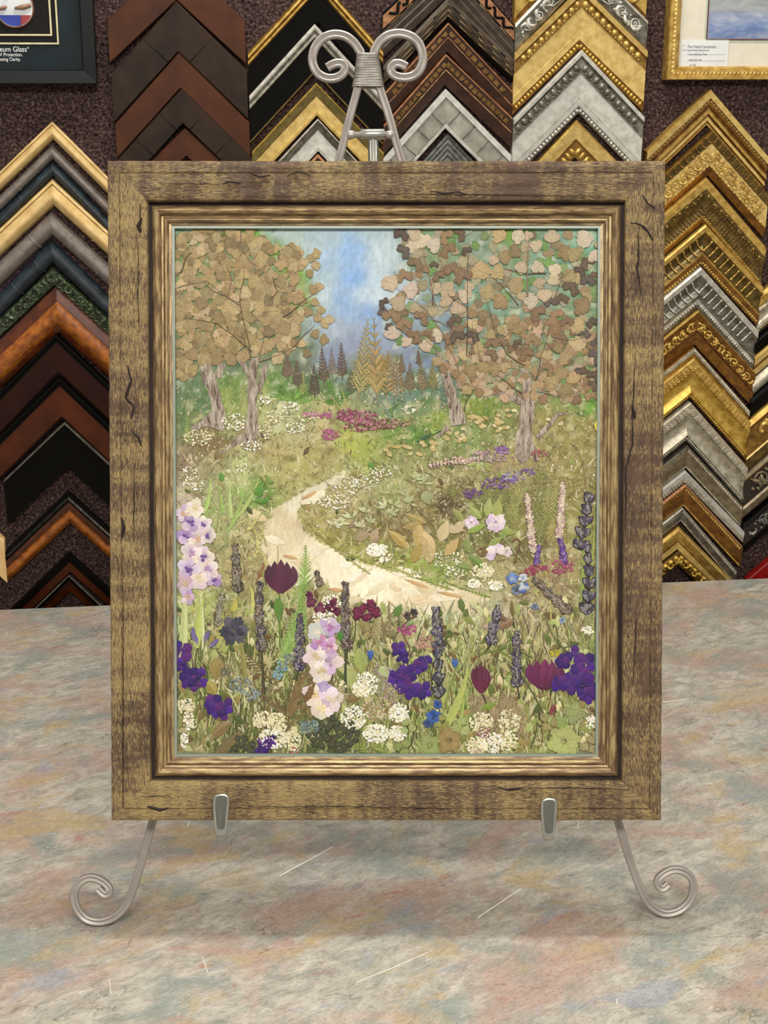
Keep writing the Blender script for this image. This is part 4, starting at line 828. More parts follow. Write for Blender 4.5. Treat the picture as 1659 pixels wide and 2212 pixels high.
PL = '892 509 18,913 524 21,889 538 19,941 530 19,902 545 16,847 613 22,859 650 21,892 627 20,962 627 22,989 669 19,965 654 16,1001 640 18,848 724 19,947 724 17,919 750 18,880 740 14,1115 509 19,1139 509 12,1192 515 19,1266 512 23,1161 533 16,1124 575 17,1164 575 17,1195 585 17,1164 609 15,1196 608 16,1152 651 20,1179 640 18,1281 551 16,1132 532 14,940 620 15,900 665 15,1010 620 14,1130 640 12,1068 560 13,1290 530 10'
TN = '1082 511 20,1034 582 25,1088 557 18,1115 542 17,1079 588 19,1112 612 22,1058 630 20,1084 648 21,1224 545 20,1244 552 19,1242 598 22,1262 663 24,1252 702 20,1245 747 20,1224 777 18,1043 678 15,1019 702 15,1096 690 10,1104 705 9,1022 680 12,1070 700 13,1060 720 13,1080 715 12,1120 715 14,1045 790 16,1020 800 17,1070 800 15,1090 790 14,1195 830 20,1220 840 21,1240 820 17,1215 810 17,1010 840 14,1230 600 18,1270 640 14,1030 750 14,1000 770 13,1180 770 15,1205 755 14'
for nm, D, cols, lob in (('dark_brown_leaf', DK, ['513c26', '5d452c', '463322', '4f4238'], True), ('brown_leaf', BR, ['82653f', '7a5d38', '8b6e48', '755a3a'], True), ('pale_leaf', PL, ['b8a486', 'c2b095', 'ac9878', 'bfae98'], False), ('tan_leaf', TN, TANS, False)):
    for e in D.split(','):
        x, y, r_ = map(float, e.split()); mb = MB(); hh = rnd.uniform(.0026, .0038); col = jit(H(rnd.choice(cols)), .1)
        if lob: lobed(mb, x, y, r_*1.15, rnd.uniform(-2.6, -.5), hh, col)
        else: fanleaf(mb, x, y, r_*1.12, rnd.uniform(0, 6.28), hh, col, 1.7, 6)
        fin(mb, nm if nm != 'tan_leaf' else 'rounded_leaf')
# --- trunks of bark and twig branches
t = NT('dry bark'); v = t.coord((1, .22, 1)); f = t.noise(v, 330, 6, .7, .4); t.bump(f, .9, .0015)
M_bark = t.out(t.ramp(f, [(.34, '4a3a32'), (.44, '8f7f72'), (.58, 'bcae9e'), (.72, 'e0d6c8')]), .8, 0, .2)
def trunk(pts, nm='bark_trunk', par=None, h=.0008):
    """pts: (x, y, half width)"""
    mb = MB(); n = 9; P = []
    for (a, b) in zip(pts, pts[1:]):
        k = max(1, int(math.hypot(b[0]-a[0], b[1]-a[1])/9))
        for i in range(k): f_ = i/k; P.append(tuple(a[q]+(b[q]-a[q])*f_ for q in range(3)))
    P.append(pts[-1]); vs = []; fs = []
    for i, (x, y, w) in enumerate(P):
        a = P[max(i-1, 0)]; b = P[min(i+1, len(P)-1)]; dx, dy = b[0]-a[0], b[1]-a[1]; L = math.hypot(dx, dy); nx, ny = -dy/L, dx/L; w *= 1+rnd.uniform(-.18, .18)
        for j in range(n):
            s_ = -1+2*j/(n-1); vs.append(AP(x+nx*w*s_, y+ny*w*s_, h+.0016*math.sqrt(max(0, 1-s_*s_*.96))*(min(1, w/9))+rnd.uniform(0, .0005)))
    for i in range(len(P)-1):
        for j in range(n-1): fs.append((i*n+j, (i+1)*n+j, (i+1)*n+j+1, i*n+j+1))
    mb.mesh(vs, fs); return mb.build(nm, M_bark, par or pic)
trunk([(441, 782, 10), (452, 820, 14), (466, 860, 13), (472, 895, 14), (462, 925, 20)]); trunk([(480, 785, 8), (470, 815, 7)], 'bark_branch'); trunk([(462, 900, 12), (440, 915, 9), (415, 928, 5)], 'bark_root')
trunk([(548, 778, 9), (546, 820, 10), (545, 860, 11), (546, 900, 11), (540, 945, 14), (530, 960, 6)]); trunk([(518, 775, 6), (530, 795, 5), (540, 812, 6)], 'bark_branch'); trunk([(575, 785, 6), (566, 820, 7), (558, 850, 5)], 'bark_branch'); trunk([(560, 770, 4), (552, 785, 7)], 'bark_branch'); trunk([(530, 940, 8), (505, 958, 5), (475, 980, 2)], 'bark_root'); trunk([(550, 930, 6), (580, 950, 2)], 'bark_root')
trunk([(940, 755, 4), (955, 780, 8), (965, 815, 10), (974, 850, 11), (986, 890, 15), (990, 918, 18)]); trunk([(1004, 770, 3), (998, 800, 5), (990, 840, 6)], 'bark_branch'); trunk([(968, 922, 7), (955, 935, 4), (945, 945, 3)], 'bark_root')
trunk([(1130, 795, 7), (1140, 830, 13), (1140, 880, 15), (1134, 930, 17), (1128, 990, 16), (1122, 996, 8)]); trunk([(1065, 848, 5), (1095, 852, 6), (1130, 870, 8)], 'bark_branch'); trunk([(1155, 830, 5), (1158, 870, 5)], 'bark_branch'); trunk([(1230, 893, 2), (1205, 895, 4), (1185, 920, 5), (1160, 945, 6)], 'bark_branch'); trunk([(1145, 960, 8), (1158, 995, 6)], 'bark_root')
def twig(pts, w=1.6, c='6a5444', h=.0036):
    mb = MB(); m = len(pts); P = []
    for (a, b) in zip(pts, pts[1:]): P += bez(a, b, rnd.uniform(-2, 2), 5)[:-1]
    P.append(pts[-1]); col = jit(H(c), .15); mb.tube([AP(x, y, h) for x, y in P], [max(.2, .62*w*(1-.7*i/len(P)))*.00042 for i in range(len(P))], 5, 0, col); return fin(mb, 'twig')
for tw in ([(541, 778), (535, 730), (525, 690), (518, 650), (525, 610), (526, 575)], [(560, 775), (568, 740), (570, 720)], [(560, 780), (590, 770), (620, 757), (634, 750)], [(540, 765), (520, 715)], [(545, 760), (500, 720), (470, 700), (430, 692), (400, 685)], [(518, 660), (490, 640), (460, 630), (440, 610)], [(382, 622), (420, 612), (445, 606), (470, 625)],
           [(390, 590), (400, 560), (415, 545)], [(520, 500), (518, 530), (540, 565), (560, 575)], [(634, 750), (660, 720), (680, 700)], [(612, 685), (650, 655), (680, 635)], [(490, 640), (500, 600), (490, 570)], [(590, 600), (600, 630), (580, 650)],
           [(990, 800), (975, 760), (950, 710), (920, 670), (880, 640), (850, 620)], [(935, 690), (960, 700), (980, 715)], [(934, 660), (938, 610), (955, 570)], [(1008, 770), (1010, 690), (1010, 600), (1012, 540)], [(1010, 665), (970, 640), (965, 620)], [(940, 660), (920, 570), (915, 545)],
           [(1134, 790), (1095, 765), (1070, 720), (1060, 680), (1055, 660)], [(1120, 660), (1095, 630), (1065, 600)], [(1140, 640), (1140, 560), (1143, 510)], [(1180, 590), (1140, 592), (1090, 580)], [(1158, 820), (1168, 770), (1185, 715), (1186, 700)], [(1160, 845), (1200, 855), (1240, 850), (1270, 830)], [(1128, 850), (1100, 830), (1060, 800)], [(1003, 890), (1010, 860), (1024, 840)], [(1190, 725), (1240, 735), (1280, 720)], [(1200, 640), (1215, 600), (1240, 580)], [(945, 755), (920, 735), (900, 715)], [(1040, 780), (1030, 740), (1020, 700)]):
    twig(tw, rnd.uniform(1.5, 2.6), rnd.choice(['6a5444', '54423a', '8a7460']))

# --- fronds
def frond(x0, y0, x1, y1, wid, c, n=12, bend=0, nm='fern_frond', lw=.22, h=.0018, up=.9, sub=None, form='cone'):
    mb = MB(); ax = bez((x0, y0), (x1, y1), bend, n); col = H(c); ribbon(mb, ax, 1.1, h, mixc(col, (0, 0, 0), .25), taper='stem')
    for i in range(1, n+1):
        t_ = i/n; x, y = ax[i]; a = ax[i-1]; th = math.atan2(y-a[1], x-a[0])
        L = wid*((1-t_)**.8+.14) if form == 'cone' else wid*math.sin(math.pi*(t_*.85+.1))
        for s_ in (-1, 1):
            aa = th+s_*(up+rnd.uniform(-.1, .1)); x2, y2 = x+math.cos(aa)*L, y+math.sin(aa)*L; cc = jit(col, .18)
            ribbon(mb, bez((x, y), (x2, y2), -s_*L*.08, 3), max(1, L*lw*.5), h+.0002, cc, jit(cc, .1))
            if sub and L > 8:
                for q in (.35, .6, .8):
                    sx_, sy_ = x+math.cos(aa)*L*q, y+math.sin(aa)*L*q
                    for s2 in (-1, 1): a3 = aa+s2*.8; ribbon(mb, [(sx_, sy_), (sx_+math.cos(a3)*L*.15, sy_+math.sin(a3)*L*.15), (sx_+math.cos(a3)*L*.3, sy_+math.sin(a3)*L*.3)], max(.7, L*.05), h+.0003, jit(col, .2))
    return fin(mb, nm)
frond(775, 860, 795, 690, 30, 'b09e62', 14, 0, sub=1, lw=.12, up=.6); frond(815, 870, 808, 690, 40, '9c8450', 9, 0, lw=.28, up=.6); frond(834, 860, 838, 760, 24, 'a0864c', 9, lw=.2); frond(858, 860, 857, 770, 20, '9a7a4a', 10, sub=1, lw=.1)
for a in ((622, 820, 620, 765, 16, '7d6452'), (645, 840, 640, 780, 15, '6d5a4c'), (700, 830, 695, 750, 15, '6b5240'), (740, 820, 737, 742, 15, '6a5040'), (680, 860, 678, 790, 16, '5d4c42'), (718, 815, 716, 752, 12, '8a7a70'), (885, 850, 886, 785, 16, '7f6c4c'), (912, 850, 910, 775, 15, '8a744e'), (935, 845, 934, 780, 14, '8d8348'), (905, 790, 903, 755, 8, '6b5240'), (868, 810, 868, 765, 10, '7a6844'), (1005, 815, 1003, 780, 10, '8a7444'), (655, 855, 655, 800, 10, '9aa05a'), (760, 850, 757, 800, 12, '6a6a50')):
    frond(a[0], a[1], a[2], a[3], a[4], a[5], 11, sub=1, lw=.2, up=.8)
for i in range(15):
    a = -math.pi+math.pi*(i+.5)/15; L = rnd.uniform(38, 62); frond(635, 868, 635+math.cos(a)*L, 868+math.sin(a)*L*.62, 9, rnd.choice(['6f9a3c', '86ab55', '5b8230']), 7, rnd.uniform(-5, 5), 'green_sprig', .2, .0016, .6)
for x, y, x2, y2, w, c in ((735, 862, 770, 842, 10, '5b7d38'), (700, 868, 735, 875, 10, '5b8a30'), (720, 860, 705, 820, 12, '5f8a34'), (750, 900, 715, 850, 9, 'b8a468'), (760, 905, 740, 845, 9, 'c4b272'), (775, 900, 770, 850, 9, '9a9a68'), (850, 915, 820, 860, 8, '8a9a8a'), (930, 945, 965, 880, 14, '9ab04a'), (890, 950, 930, 915, 12, '6f9a3c'), (900, 955, 955, 930, 12, '2f5a3c'), (830, 945, 880, 935, 9, '7aa040'), (450, 850, 452, 800, 12, '7a9a48'), (520, 880, 527, 820, 10, 'a0a860'), (500, 870, 505, 830, 10, '8fa050'), (395, 930, 400, 870, 14, '6a8450'), (410, 960, 405, 905, 12, 'a0b060')):
    frond(x, y, x2, y2, w, c, 9, rnd.uniform(-4, 4), 'green_sprig', .22, .0016, .7)
frond(640, 1340, 660, 1180, 22, '8fb255', 22, 6, 'fern_frond', .16, .0028, .7, form='leaf'); frond(600, 1440, 655, 1310, 30, '93b460', 18, 5, 'fern_frond', .15, .0026, .6, sub=1, form='leaf')
for x, y, x2, y2, w in ((1115, 1130, 1098, 1060, 24), (1110, 1110, 1135, 1040, 24), (1150, 1130, 1172, 1000, 26), (1180, 1130, 1195, 1050, 26), (1120, 1150, 1105, 1090, 24), (1160, 1180, 1172, 1100, 26), (1200, 1130, 1215, 1030, 20), (1065, 1100, 1055, 1060, 18), (1030, 1090, 1022, 1050, 12), (985, 1090, 975, 1040, 12)):
    frond(x, y, x2, y2, w, rnd.choice(['9a9858', '8a8a4c', 'a3a060']), 10, rnd.uniform(-4, 4), 'fern_frond', .14, .0022, .7, sub=1, form='leaf')
for x, y, x2, y2, w, c in ((800, 1240, 660, 1130, 8, 'a0a050'), (980, 1275, 830, 1220, 9, '93a048'), (1060, 1290, 960, 1255, 8, '8a9a44'), (860, 1235, 720, 1180, 8, 'a8aa52'), (900, 1250, 820, 1215, 7, 'b5b868')): frond(x, y, x2, y2, w, c, 14, rnd.uniform(-4, 4), 'moss_sprig', .3, .0022, .8)
frond(590, 1480, 520, 1400, 24, '6f6038', 12, 4, lw=.14, h=.0022, form='leaf'); frond(620, 1560, 660, 1430, 34, '7a6038', 9, 0, lw=.22, h=.0022, up=.5); frond(625, 1550, 560, 1500, 26, '72603a', 8, 3, lw=.2, h=.0022, up=.5)
for i in range(10):
    a = -math.pi*.5+rnd.uniform(-.9, .9); frond(620+rnd.uniform(-40, 60), 1580, 620+math.cos(a)*130+rnd.uniform(-10, 30), 1580+math.sin(a)*150, 16, rnd.choice(['736a3c', '857848', '6a5c34']), 10, 0, 'feathery_leaf', .1, .002, .45, sub=1, form='leaf')
for i in range(9): x = 790+i*14+rnd.uniform(-5, 5); frond(x, 1390, x+rnd.uniform(-18, 10), 1300+rnd.uniform(0, 30), 14, rnd.choice(['a89a68', '8a7a50', 'bcb080']), 9, 0, 'dry_grass_sprig', .12, .0022, .5, sub=1)
for x in (1020, 1045, 1070, 1090, 1105): frond(x+30, 1600, x-10+rnd.uniform(-10, 10), 1500, 26, 'a08c68', 12, 6, 'dry_grass_sprig', .08, .0022, .6, sub=1, form='leaf')
for x, y in ((810, 1640), (850, 1642), (770, 1620)): frond(x, y, x-50, y-36, 22, '8f9c4c', 9, 3, 'green_sprig', .14, .0024, .6, form='leaf')
# --- long blades and stems
def blade(x0, y0, x1, y1, w, c, bend=0, nm='grass_blade', h=.0024, taper='blade', n=12):
    mb = MB(); ribbon(mb, bez((x0, y0), (x1, y1), bend, n), w, h, jit(H(c), .06), None, taper); return fin(mb, nm)
for a in ((392, 1430, 398, 1265, 12, 'c3c78c', 3), (425, 1400, 440, 1290, 11, 'b9c66c', -4), (438, 1400, 430, 1260, 5, 'cdd09a', 3), (470, 1400, 478, 1280, 8, 'b4b060', 4), (500, 1320, 505, 1290, 9, 'b9b055', 5), (545, 1320, 540, 1260, 5, 'c5c070', 3),
          (960, 1575, 1012, 1440, 11, 'b4be66', 6), (985, 1590, 1003, 1500, 6, '9fb055', 3), (530, 1470, 500, 1320, 6, '8f8a4c', 6), (1265, 1470, 1258, 1400, 6, '9aa858', 3), (1285, 1500, 1290, 1410, 6, '8fa04c', -2),
          (440, 1110, 455, 1030, 6, 'a9c070', 4), (500, 1120, 498, 1040, 6, 'b5c480', -3), (490, 1150, 530, 1050, 5, 'a0b868', 5), (510, 1120, 560, 1030, 5, 'b0c070', 6), (480, 1110, 470, 1045, 5, '9ab860', 2), (1255, 1300, 1260, 1130, 5, '8fa04c', 3), (1272, 1290, 1285, 1110, 3, 'a0a850', 2), (745, 1300, 742, 1275, 3, 'b4b070', 0)):
    blade(*a[:6], a[6])
for a in ((440, 1545, 446, 1440, 2, '5a6a2c', 0), (420, 1560, 425, 1440, 2, '6a7a34', 3), (605, 1400, 604, 1280, 2, '5f7a34', 0), (566, 1500, 562, 1400, 2, '5a4a38', 3), (568, 1490, 575, 1560, 2, '6a5a38', 0), (748, 1500, 746, 1400, 2.2, '3f4a34', 0), (745, 1480, 745, 1395, 2, '4a5534', 0), (947, 1500, 947, 1395, 2, '2c2c34', 0),
          (1042, 1500, 1055, 1555, 1.6, '4a3a28', -4), (1180, 1560, 1175, 1490, 1.8, '9aa85a', 2), (1150, 1420, 1100, 1365, 1.8, '5f6a30', -10), (1035, 1415, 1120, 1450, 2.4, '6f7a34', -24), (1120, 1450, 1210, 1640, 2.0, '5f5f34', -10), (1000, 1440, 1010, 1420, 1.4, '7a8a44', 0), (1110, 1300, 1115, 1370, 1.6, 'b0a878', 0), (1240, 1600, 1230, 1500, 2, '7a8a44', 4),
          (535, 1620, 545, 1500, 1.8, '6a6a34', 4), (470, 1590, 478, 1550, 1.6, '5a6a30', 0), (690, 1620, 700, 1550, 1.6, '5a6a34', 0), (775, 1640, 780, 1560, 1.8, '6a7a3a', 0), (830, 1620, 838, 1540, 1.6, '6f7f40', 0), (860, 1560, 872, 1420, 1.8, '6f6a44', 3), (885, 1400, 868, 1365, 1.6, '6a4a40', 0), (900, 1330, 850, 1385, 1.8, '5f4a34', 8), (905, 1560, 940, 1490, 1.4, '8a9a50', 3), (920, 1590, 950, 1500, 1.4, '8a9a50', 3), (1000, 1400, 940, 1640, 1.5, '8a8f4c', 8), (1025, 1390, 990, 1480, 1.3, '9aa058', 3),
          (452, 1220, 475, 1060, 1.5, 'a39a68', 5), (470, 1280, 490, 1090, 1.5, '9fa868', 6), (500, 1200, 450, 1060, 1.5, 'b0a878', 8), (560, 1190, 540, 1320, 1.6, 'a8a268', 8), (575, 1180, 552, 1130, 1.4, 'a8a060', 4),
          (1120, 1205, 1050, 1130, 1.8, 'a09a70', 6), (1150, 1250, 1110, 1190, 1.6, 'a09a70', 3), (1060, 1280, 1030, 1200, 1.2, '8a8048', 3), (870, 1180, 900, 1110, 1.3, '8a7a50', 2), (940, 1140, 900, 1100, 1.2, '8a7a58', 2), (1190, 1340, 1170, 1200, 1.6, 'b5b268', 5), (1225, 1360, 1195, 1250, 1.4, 'a8a062', 4), (1290, 1110, 1285, 960, 1.0, '9a8a58', 6), (1265, 1060, 1240, 960, 1.0, '8a7a48', 8), (1230, 1410, 1180, 1330, 1.6, '6f6a3c', -10), (1225, 1440, 1212, 1330, 1.6, '7a7a44', 10)):
    blade(*a[:6], a[6], 'plant_stem', .003, 'stem')

# --- floret clusters
def cluster(x, y, rx, ry, n, cols, r=(1.6, 3.2), nm='floret_cluster', h=(.0026, .0040), stem='a8a474', gather=True, den=None):
    mb = MB()
    if gather:
        for i in range(9):
            a = rnd.uniform(0, 6.28); ribbon(mb, [(x, y+ry*.8), (x+math.cos(a)*rx*.4, y+math.sin(a)*ry*.4), (x+math.cos(a)*rx*.85, y+math.sin(a)*ry*.85)], .7, h[0]-.0004, jit(H(stem), .2), taper='stem')
    for i in range(n):
        a = rnd.uniform(0, 6.28); k = math.sqrt(rnd.random()); xx = x+math.cos(a)*rx*k; yy = y+math.sin(a)*ry*k
        xx = min(1300, max(379, xx)); yy = min(1636, yy)
        c = jit(H(rnd.choice(cols)), .15); star(mb, xx, yy, rnd.uniform(*r), rnd.uniform(*h), c, mixc(c, H('9a9058'), .22), 5, .6)
    return fin(mb, nm)
WH = ['fbf6e4', 'f2ecd2', 'ffffff', 'e6dcb8', 'f6f0dc']; WY = ['f0e8c4', 'e2d8aa', 'ece2bc', 'cfc290', 'f4edd0']
for x, y, rx, ry, n in ((430, 945, 34, 18, 90), (505, 912, 26, 20, 80), (545, 962, 24, 12, 50), (572, 930, 16, 18, 40), (570, 865, 16, 9, 40), (600, 900, 26, 16, 60), (625, 880, 22, 12, 55), (640, 925, 26, 14, 40), (660, 905, 30, 10, 35), (520, 1010, 18, 10, 22), (408, 1030, 22, 22, 60), (425, 1050, 16, 12, 30), (885, 885, 14, 10, 26), (750, 1050, 40, 22, 70), (725, 1085, 32, 16, 60), (790, 1040, 30, 16, 40), (820, 1020, 26, 14, 30), (700, 1080, 16, 12, 26), (960, 1205, 40, 20, 60), (985, 1235, 26, 12, 40), (1050, 1262, 30, 12, 44), (1040, 1235, 24, 14, 50), (905, 1240, 20, 8, 20)):
    cluster(x, y, rx, ry, n, WH if rnd.random() < .6 else WY, (1.4, 2.8))
for x, y, rx, ry, n in ((814, 1188, 24, 14, 110), (1045, 1233, 22, 16, 80), (1024, 1260, 14, 10, 40), (1070, 1265, 16, 10, 40), (790, 1478, 28, 26, 120), (778, 1490, 18, 16, 70), (862, 1540, 22, 20, 120), (812, 1584, 28, 20, 150), (858, 1584, 19, 17, 100), (764, 1550, 28, 26, 110), (570, 1555, 24, 18, 90), (600, 1562, 20, 24, 90), (590, 1595, 34, 22, 110), (630, 1600, 20, 22, 70), (402, 1525, 22, 16, 60), (410, 1560, 14, 20, 44), (398, 1600, 8, 16, 30), (1040, 1560, 26, 22, 90), (1062, 1605, 32, 22, 130), (1030, 1610, 22, 20, 80), (1100, 1560, 24, 28, 80), (1100, 1600, 20, 20, 60), (1280, 1560, 16, 14, 40), (1270, 1360, 14, 9, 26), (700, 1335, 26, 14, 50), (715, 1300, 22, 16, 40), (700, 1400, 14, 8, 20)):
    cluster(x, y, rx, ry, int(n*1.7), WH if n > 99 or n < 60 else WY, (1.8, 3.4), 'lace_flower_head')
for x, y, rx, ry, n, cl in ((775, 900, 42, 14, 120, ['a5527a', 'b8688c', '8f3f62', 'c98aa2', '7a3850']), (745, 895, 20, 14, 60, ['8f3f62', '7a2f50']), (835, 915, 50, 10, 90, ['b08078', 'c09a90', '6a3c40', '8a5a58']), (790, 920, 56, 12, 110, ['8a3c54', 'b06478', '5c2a34', 'c08a90']), (712, 938, 20, 12, 60, ['b0608a', 'a5527a']), (672, 896, 18, 8, 34, ['b0688a', 'c08aa0']), (705, 897, 14, 7, 26, ['b0608a']),
                          (1000, 995, 44, 8, 60, ['c8a89a', 'd8c0b0', 'b8908a']), (1060, 985, 50, 12, 80, ['b090a0', 'c0a0a8', '9a7a90']), (1085, 972, 18, 8, 30, ['7a4a9a', '9a70b0']), (1020, 1065, 26, 10, 50, ['5a3470', '6a4080']), (1070, 1045, 34, 12, 60, ['6a4488', '8a60a0', '5a3470']), (1110, 1030, 26, 12, 50, ['6a50a0', '8a80b8', 'b0a0c0']), (1140, 1020, 16, 8, 20, ['6a4a90']),
                          (1215, 1225, 26, 16, 70, ['a04068', 'b05878', '8f3058']), (1160, 1228, 26, 9, 50, ['a03060', '8f2a50']), (1140, 1238, 16, 8, 30, ['8f2a50']), (880, 1360, 20, 14, 60, ['a83a80', 'b85090', '8f2a6a']), (920, 1390, 24, 18, 60, ['b88078', 'a87068', 'c89a90']), (1045, 1583, 14, 16, 40, ['a0686a', '8a5858']), (1030, 1625, 18, 10, 40, ['b08a84', 'c0a09a']), (635, 1625, 7, 10, 20, ['c04a78', 'd88aa0', '8f2a4a']), (1165, 980, 18, 8, 26, ['9a5058', 'a86468']), (1200, 1410, 14, 9, 36, ['c0b030', 'a89a2c']),
                          (520, 1480, 24, 18, 70, ['8a9a9c', '6f7f84', 'a8b4b0', '5f6a6a']), (545, 1500, 18, 14, 50, ['8a9a9c', '6f7f84', '55605c']), (480, 1450, 20, 10, 40, ['6a6a5c', '55584c']), (610, 1440, 14, 14, 36, ['6f97a4', '8fb0b4', '5a8090']), (600, 1458, 10, 10, 24, ['7fa8b4']), (668, 1570, 24, 16, 70, ['6f8c90', '5a7478', '8fa8a4']), (625, 1420, 16, 8, 30, ['7a8a80']), (825, 1470, 24, 40, 70, ['b09aa0', 'a89098']), (850, 1500, 20, 22, 50, ['a88a90', '9a8a78']), (740, 1480, 10, 10, 12, WY)):
    cluster(x, y, rx, ry, n, cl, (1.8, 3.6), 'floret_cluster')
cluster(815, 1532, 32, 26, 110, ['b8a080', 'c8b498', 'a88c70', 'd8c8a8'], (1.8, 3.2)); cluster(740, 1500, 14, 20, 30, ['b0a078', 'c8b890'])
mb = MB()
for _ in range(1500):
    x = rnd.uniform(384, 1298); y = 850+abs(rnd.gauss(0, .45))*700
    if y > 1630 or inpoly(x, y, PATH): continue
    c = jit(H(rnd.choice(['e8e0bc', 'd8cfa0', 'c9c488', 'b09a68', '8a9a4c', 'c8b088', 'f0ead0', '6a7a34', '9a7a58'])), .15); star(mb, x, y, rnd.uniform(1.2, 3.0), rnd.uniform(.0012, .0022), c, mixc(c, H('6a6030'), .3), 5, .5)
fin(mb, 'scattered_florets', kind='stuff')
# small yellow bell flowers
for x, y in [(960+rnd.uniform(-12, 50), 945+rnd.uniform(-10, 8)) for _ in range(10)]+[(1010+rnd.uniform(0, 90), 905+rnd.uniform(-14, 20)) for _ in range(26)]+[(830+rnd.uniform(0, 110), 968+rnd.uniform(-14, 14)) for _ in range(24)]+[(1095, 885), (1112, 886), (1185, 905), (1210, 915), (1075, 930), (1080, 925), (985, 935), (1000, 925)]:
    mb = MB(); a = rnd.uniform(1.1, 2.2); c = jit(H(rnd.choice(['d2c08c', 'c8b47c', 'dccda0', 'bca868'])), .1)
    for s_ in (-.5, 0, .5): petal(mb, x, y-4, a+s_, 9, 5, rnd.uniform(.0028, .0036), c, mixc(c, H('7a6428'), .6))
    ribbon(mb, [(x, y-4), (x+rnd.uniform(-4, 4), y-9), (x+rnd.uniform(-3, 9), y+16)], .6, .0022, H('8a8a50'), taper='stem')
    fin(mb, 'yellow_bell_flower')
# cream petals laid as the path
for _ in range(95):
    x = rnd.uniform(570, 1040); y = rnd.uniform(1030, 1325)
    if not inpoly(x, y, PATH): continue
    mb = MB(); c = jit(mixc(shep(x, y, PC), H(rnd.choice(['f6eed8', 'e4d4b0', 'f2ead2', 'fbf5e4', 'dcc8a0'])), .6), .06)
    petal(mb, x, y, rnd.uniform(-.6, .5)+(0 if rnd.random() < .5 else math.pi), rnd.uniform(36, 66), rnd.uniform(14, 26), rnd.uniform(.0005, .0011), c, mixc(c, H('b89a68'), .35), .05, 10, .0004)
    fin(mb, 'cream_petal')
for x, y, a, L in ((870, 1250, .35, 60), (940, 1278, .2, 60), (705, 1272, .1, 40), (650, 1080, -.5, 40), (610, 1200, .2, 34)):
    mb = MB(); petal(mb, x, y, a, L, 9, .0014, H('cdaa78'), H('a87e50')); fin(mb, 'cream_petal')
# leaves of the middle garden
def leafy(x, y, ang, L, w, c, nm='pressed_leaf', h=.0028):
    mb = MB(); x2, y2 = x+math.cos(ang)*L, y+math.sin(ang)*L; ribbon(mb, bez((x, y), (x2, y2), rnd.uniform(-.08, .08)*L, 8), w*.5, h, jit(H(c), .08), None, 'leaf', .3)
    ribbon(mb, [(x, y), ((x+x2)/2, (y+y2)/2), (x2, y2)], .5, h+.0004, mixc(H(c), H('e0d8b0'), .4), taper='stem'); return fin(mb, nm)
for cx, cy in ((735, 1130), (760, 1120), (790, 1108), (832, 1098), (850, 1090), (845, 1110), (885, 1088), (722, 1135), (915, 1045), (895, 1035), (800, 1130), (780, 1140)):
    mb = MB(); k = rnd.randint(5, 7); c0_ = rnd.choice(['d8d8b8', 'c9caa0', 'e4e2cc', 'b4b888'])
    for i in range(k): petal(mb, cx, cy, rnd.uniform(-3.0, .4), rnd.uniform(11, 22), 6, rnd.uniform(.003, .0036), jit(H(c0_), .12), H('9aa068'))
    ribbon(mb, bez((cx, cy), (cx+rnd.uniform(4, 26), cy+rnd.uniform(20, 44)), 3, 5), 1, .0027, H('a89a70'), taper='stem'); fin(mb, 'star_shaped_flower')
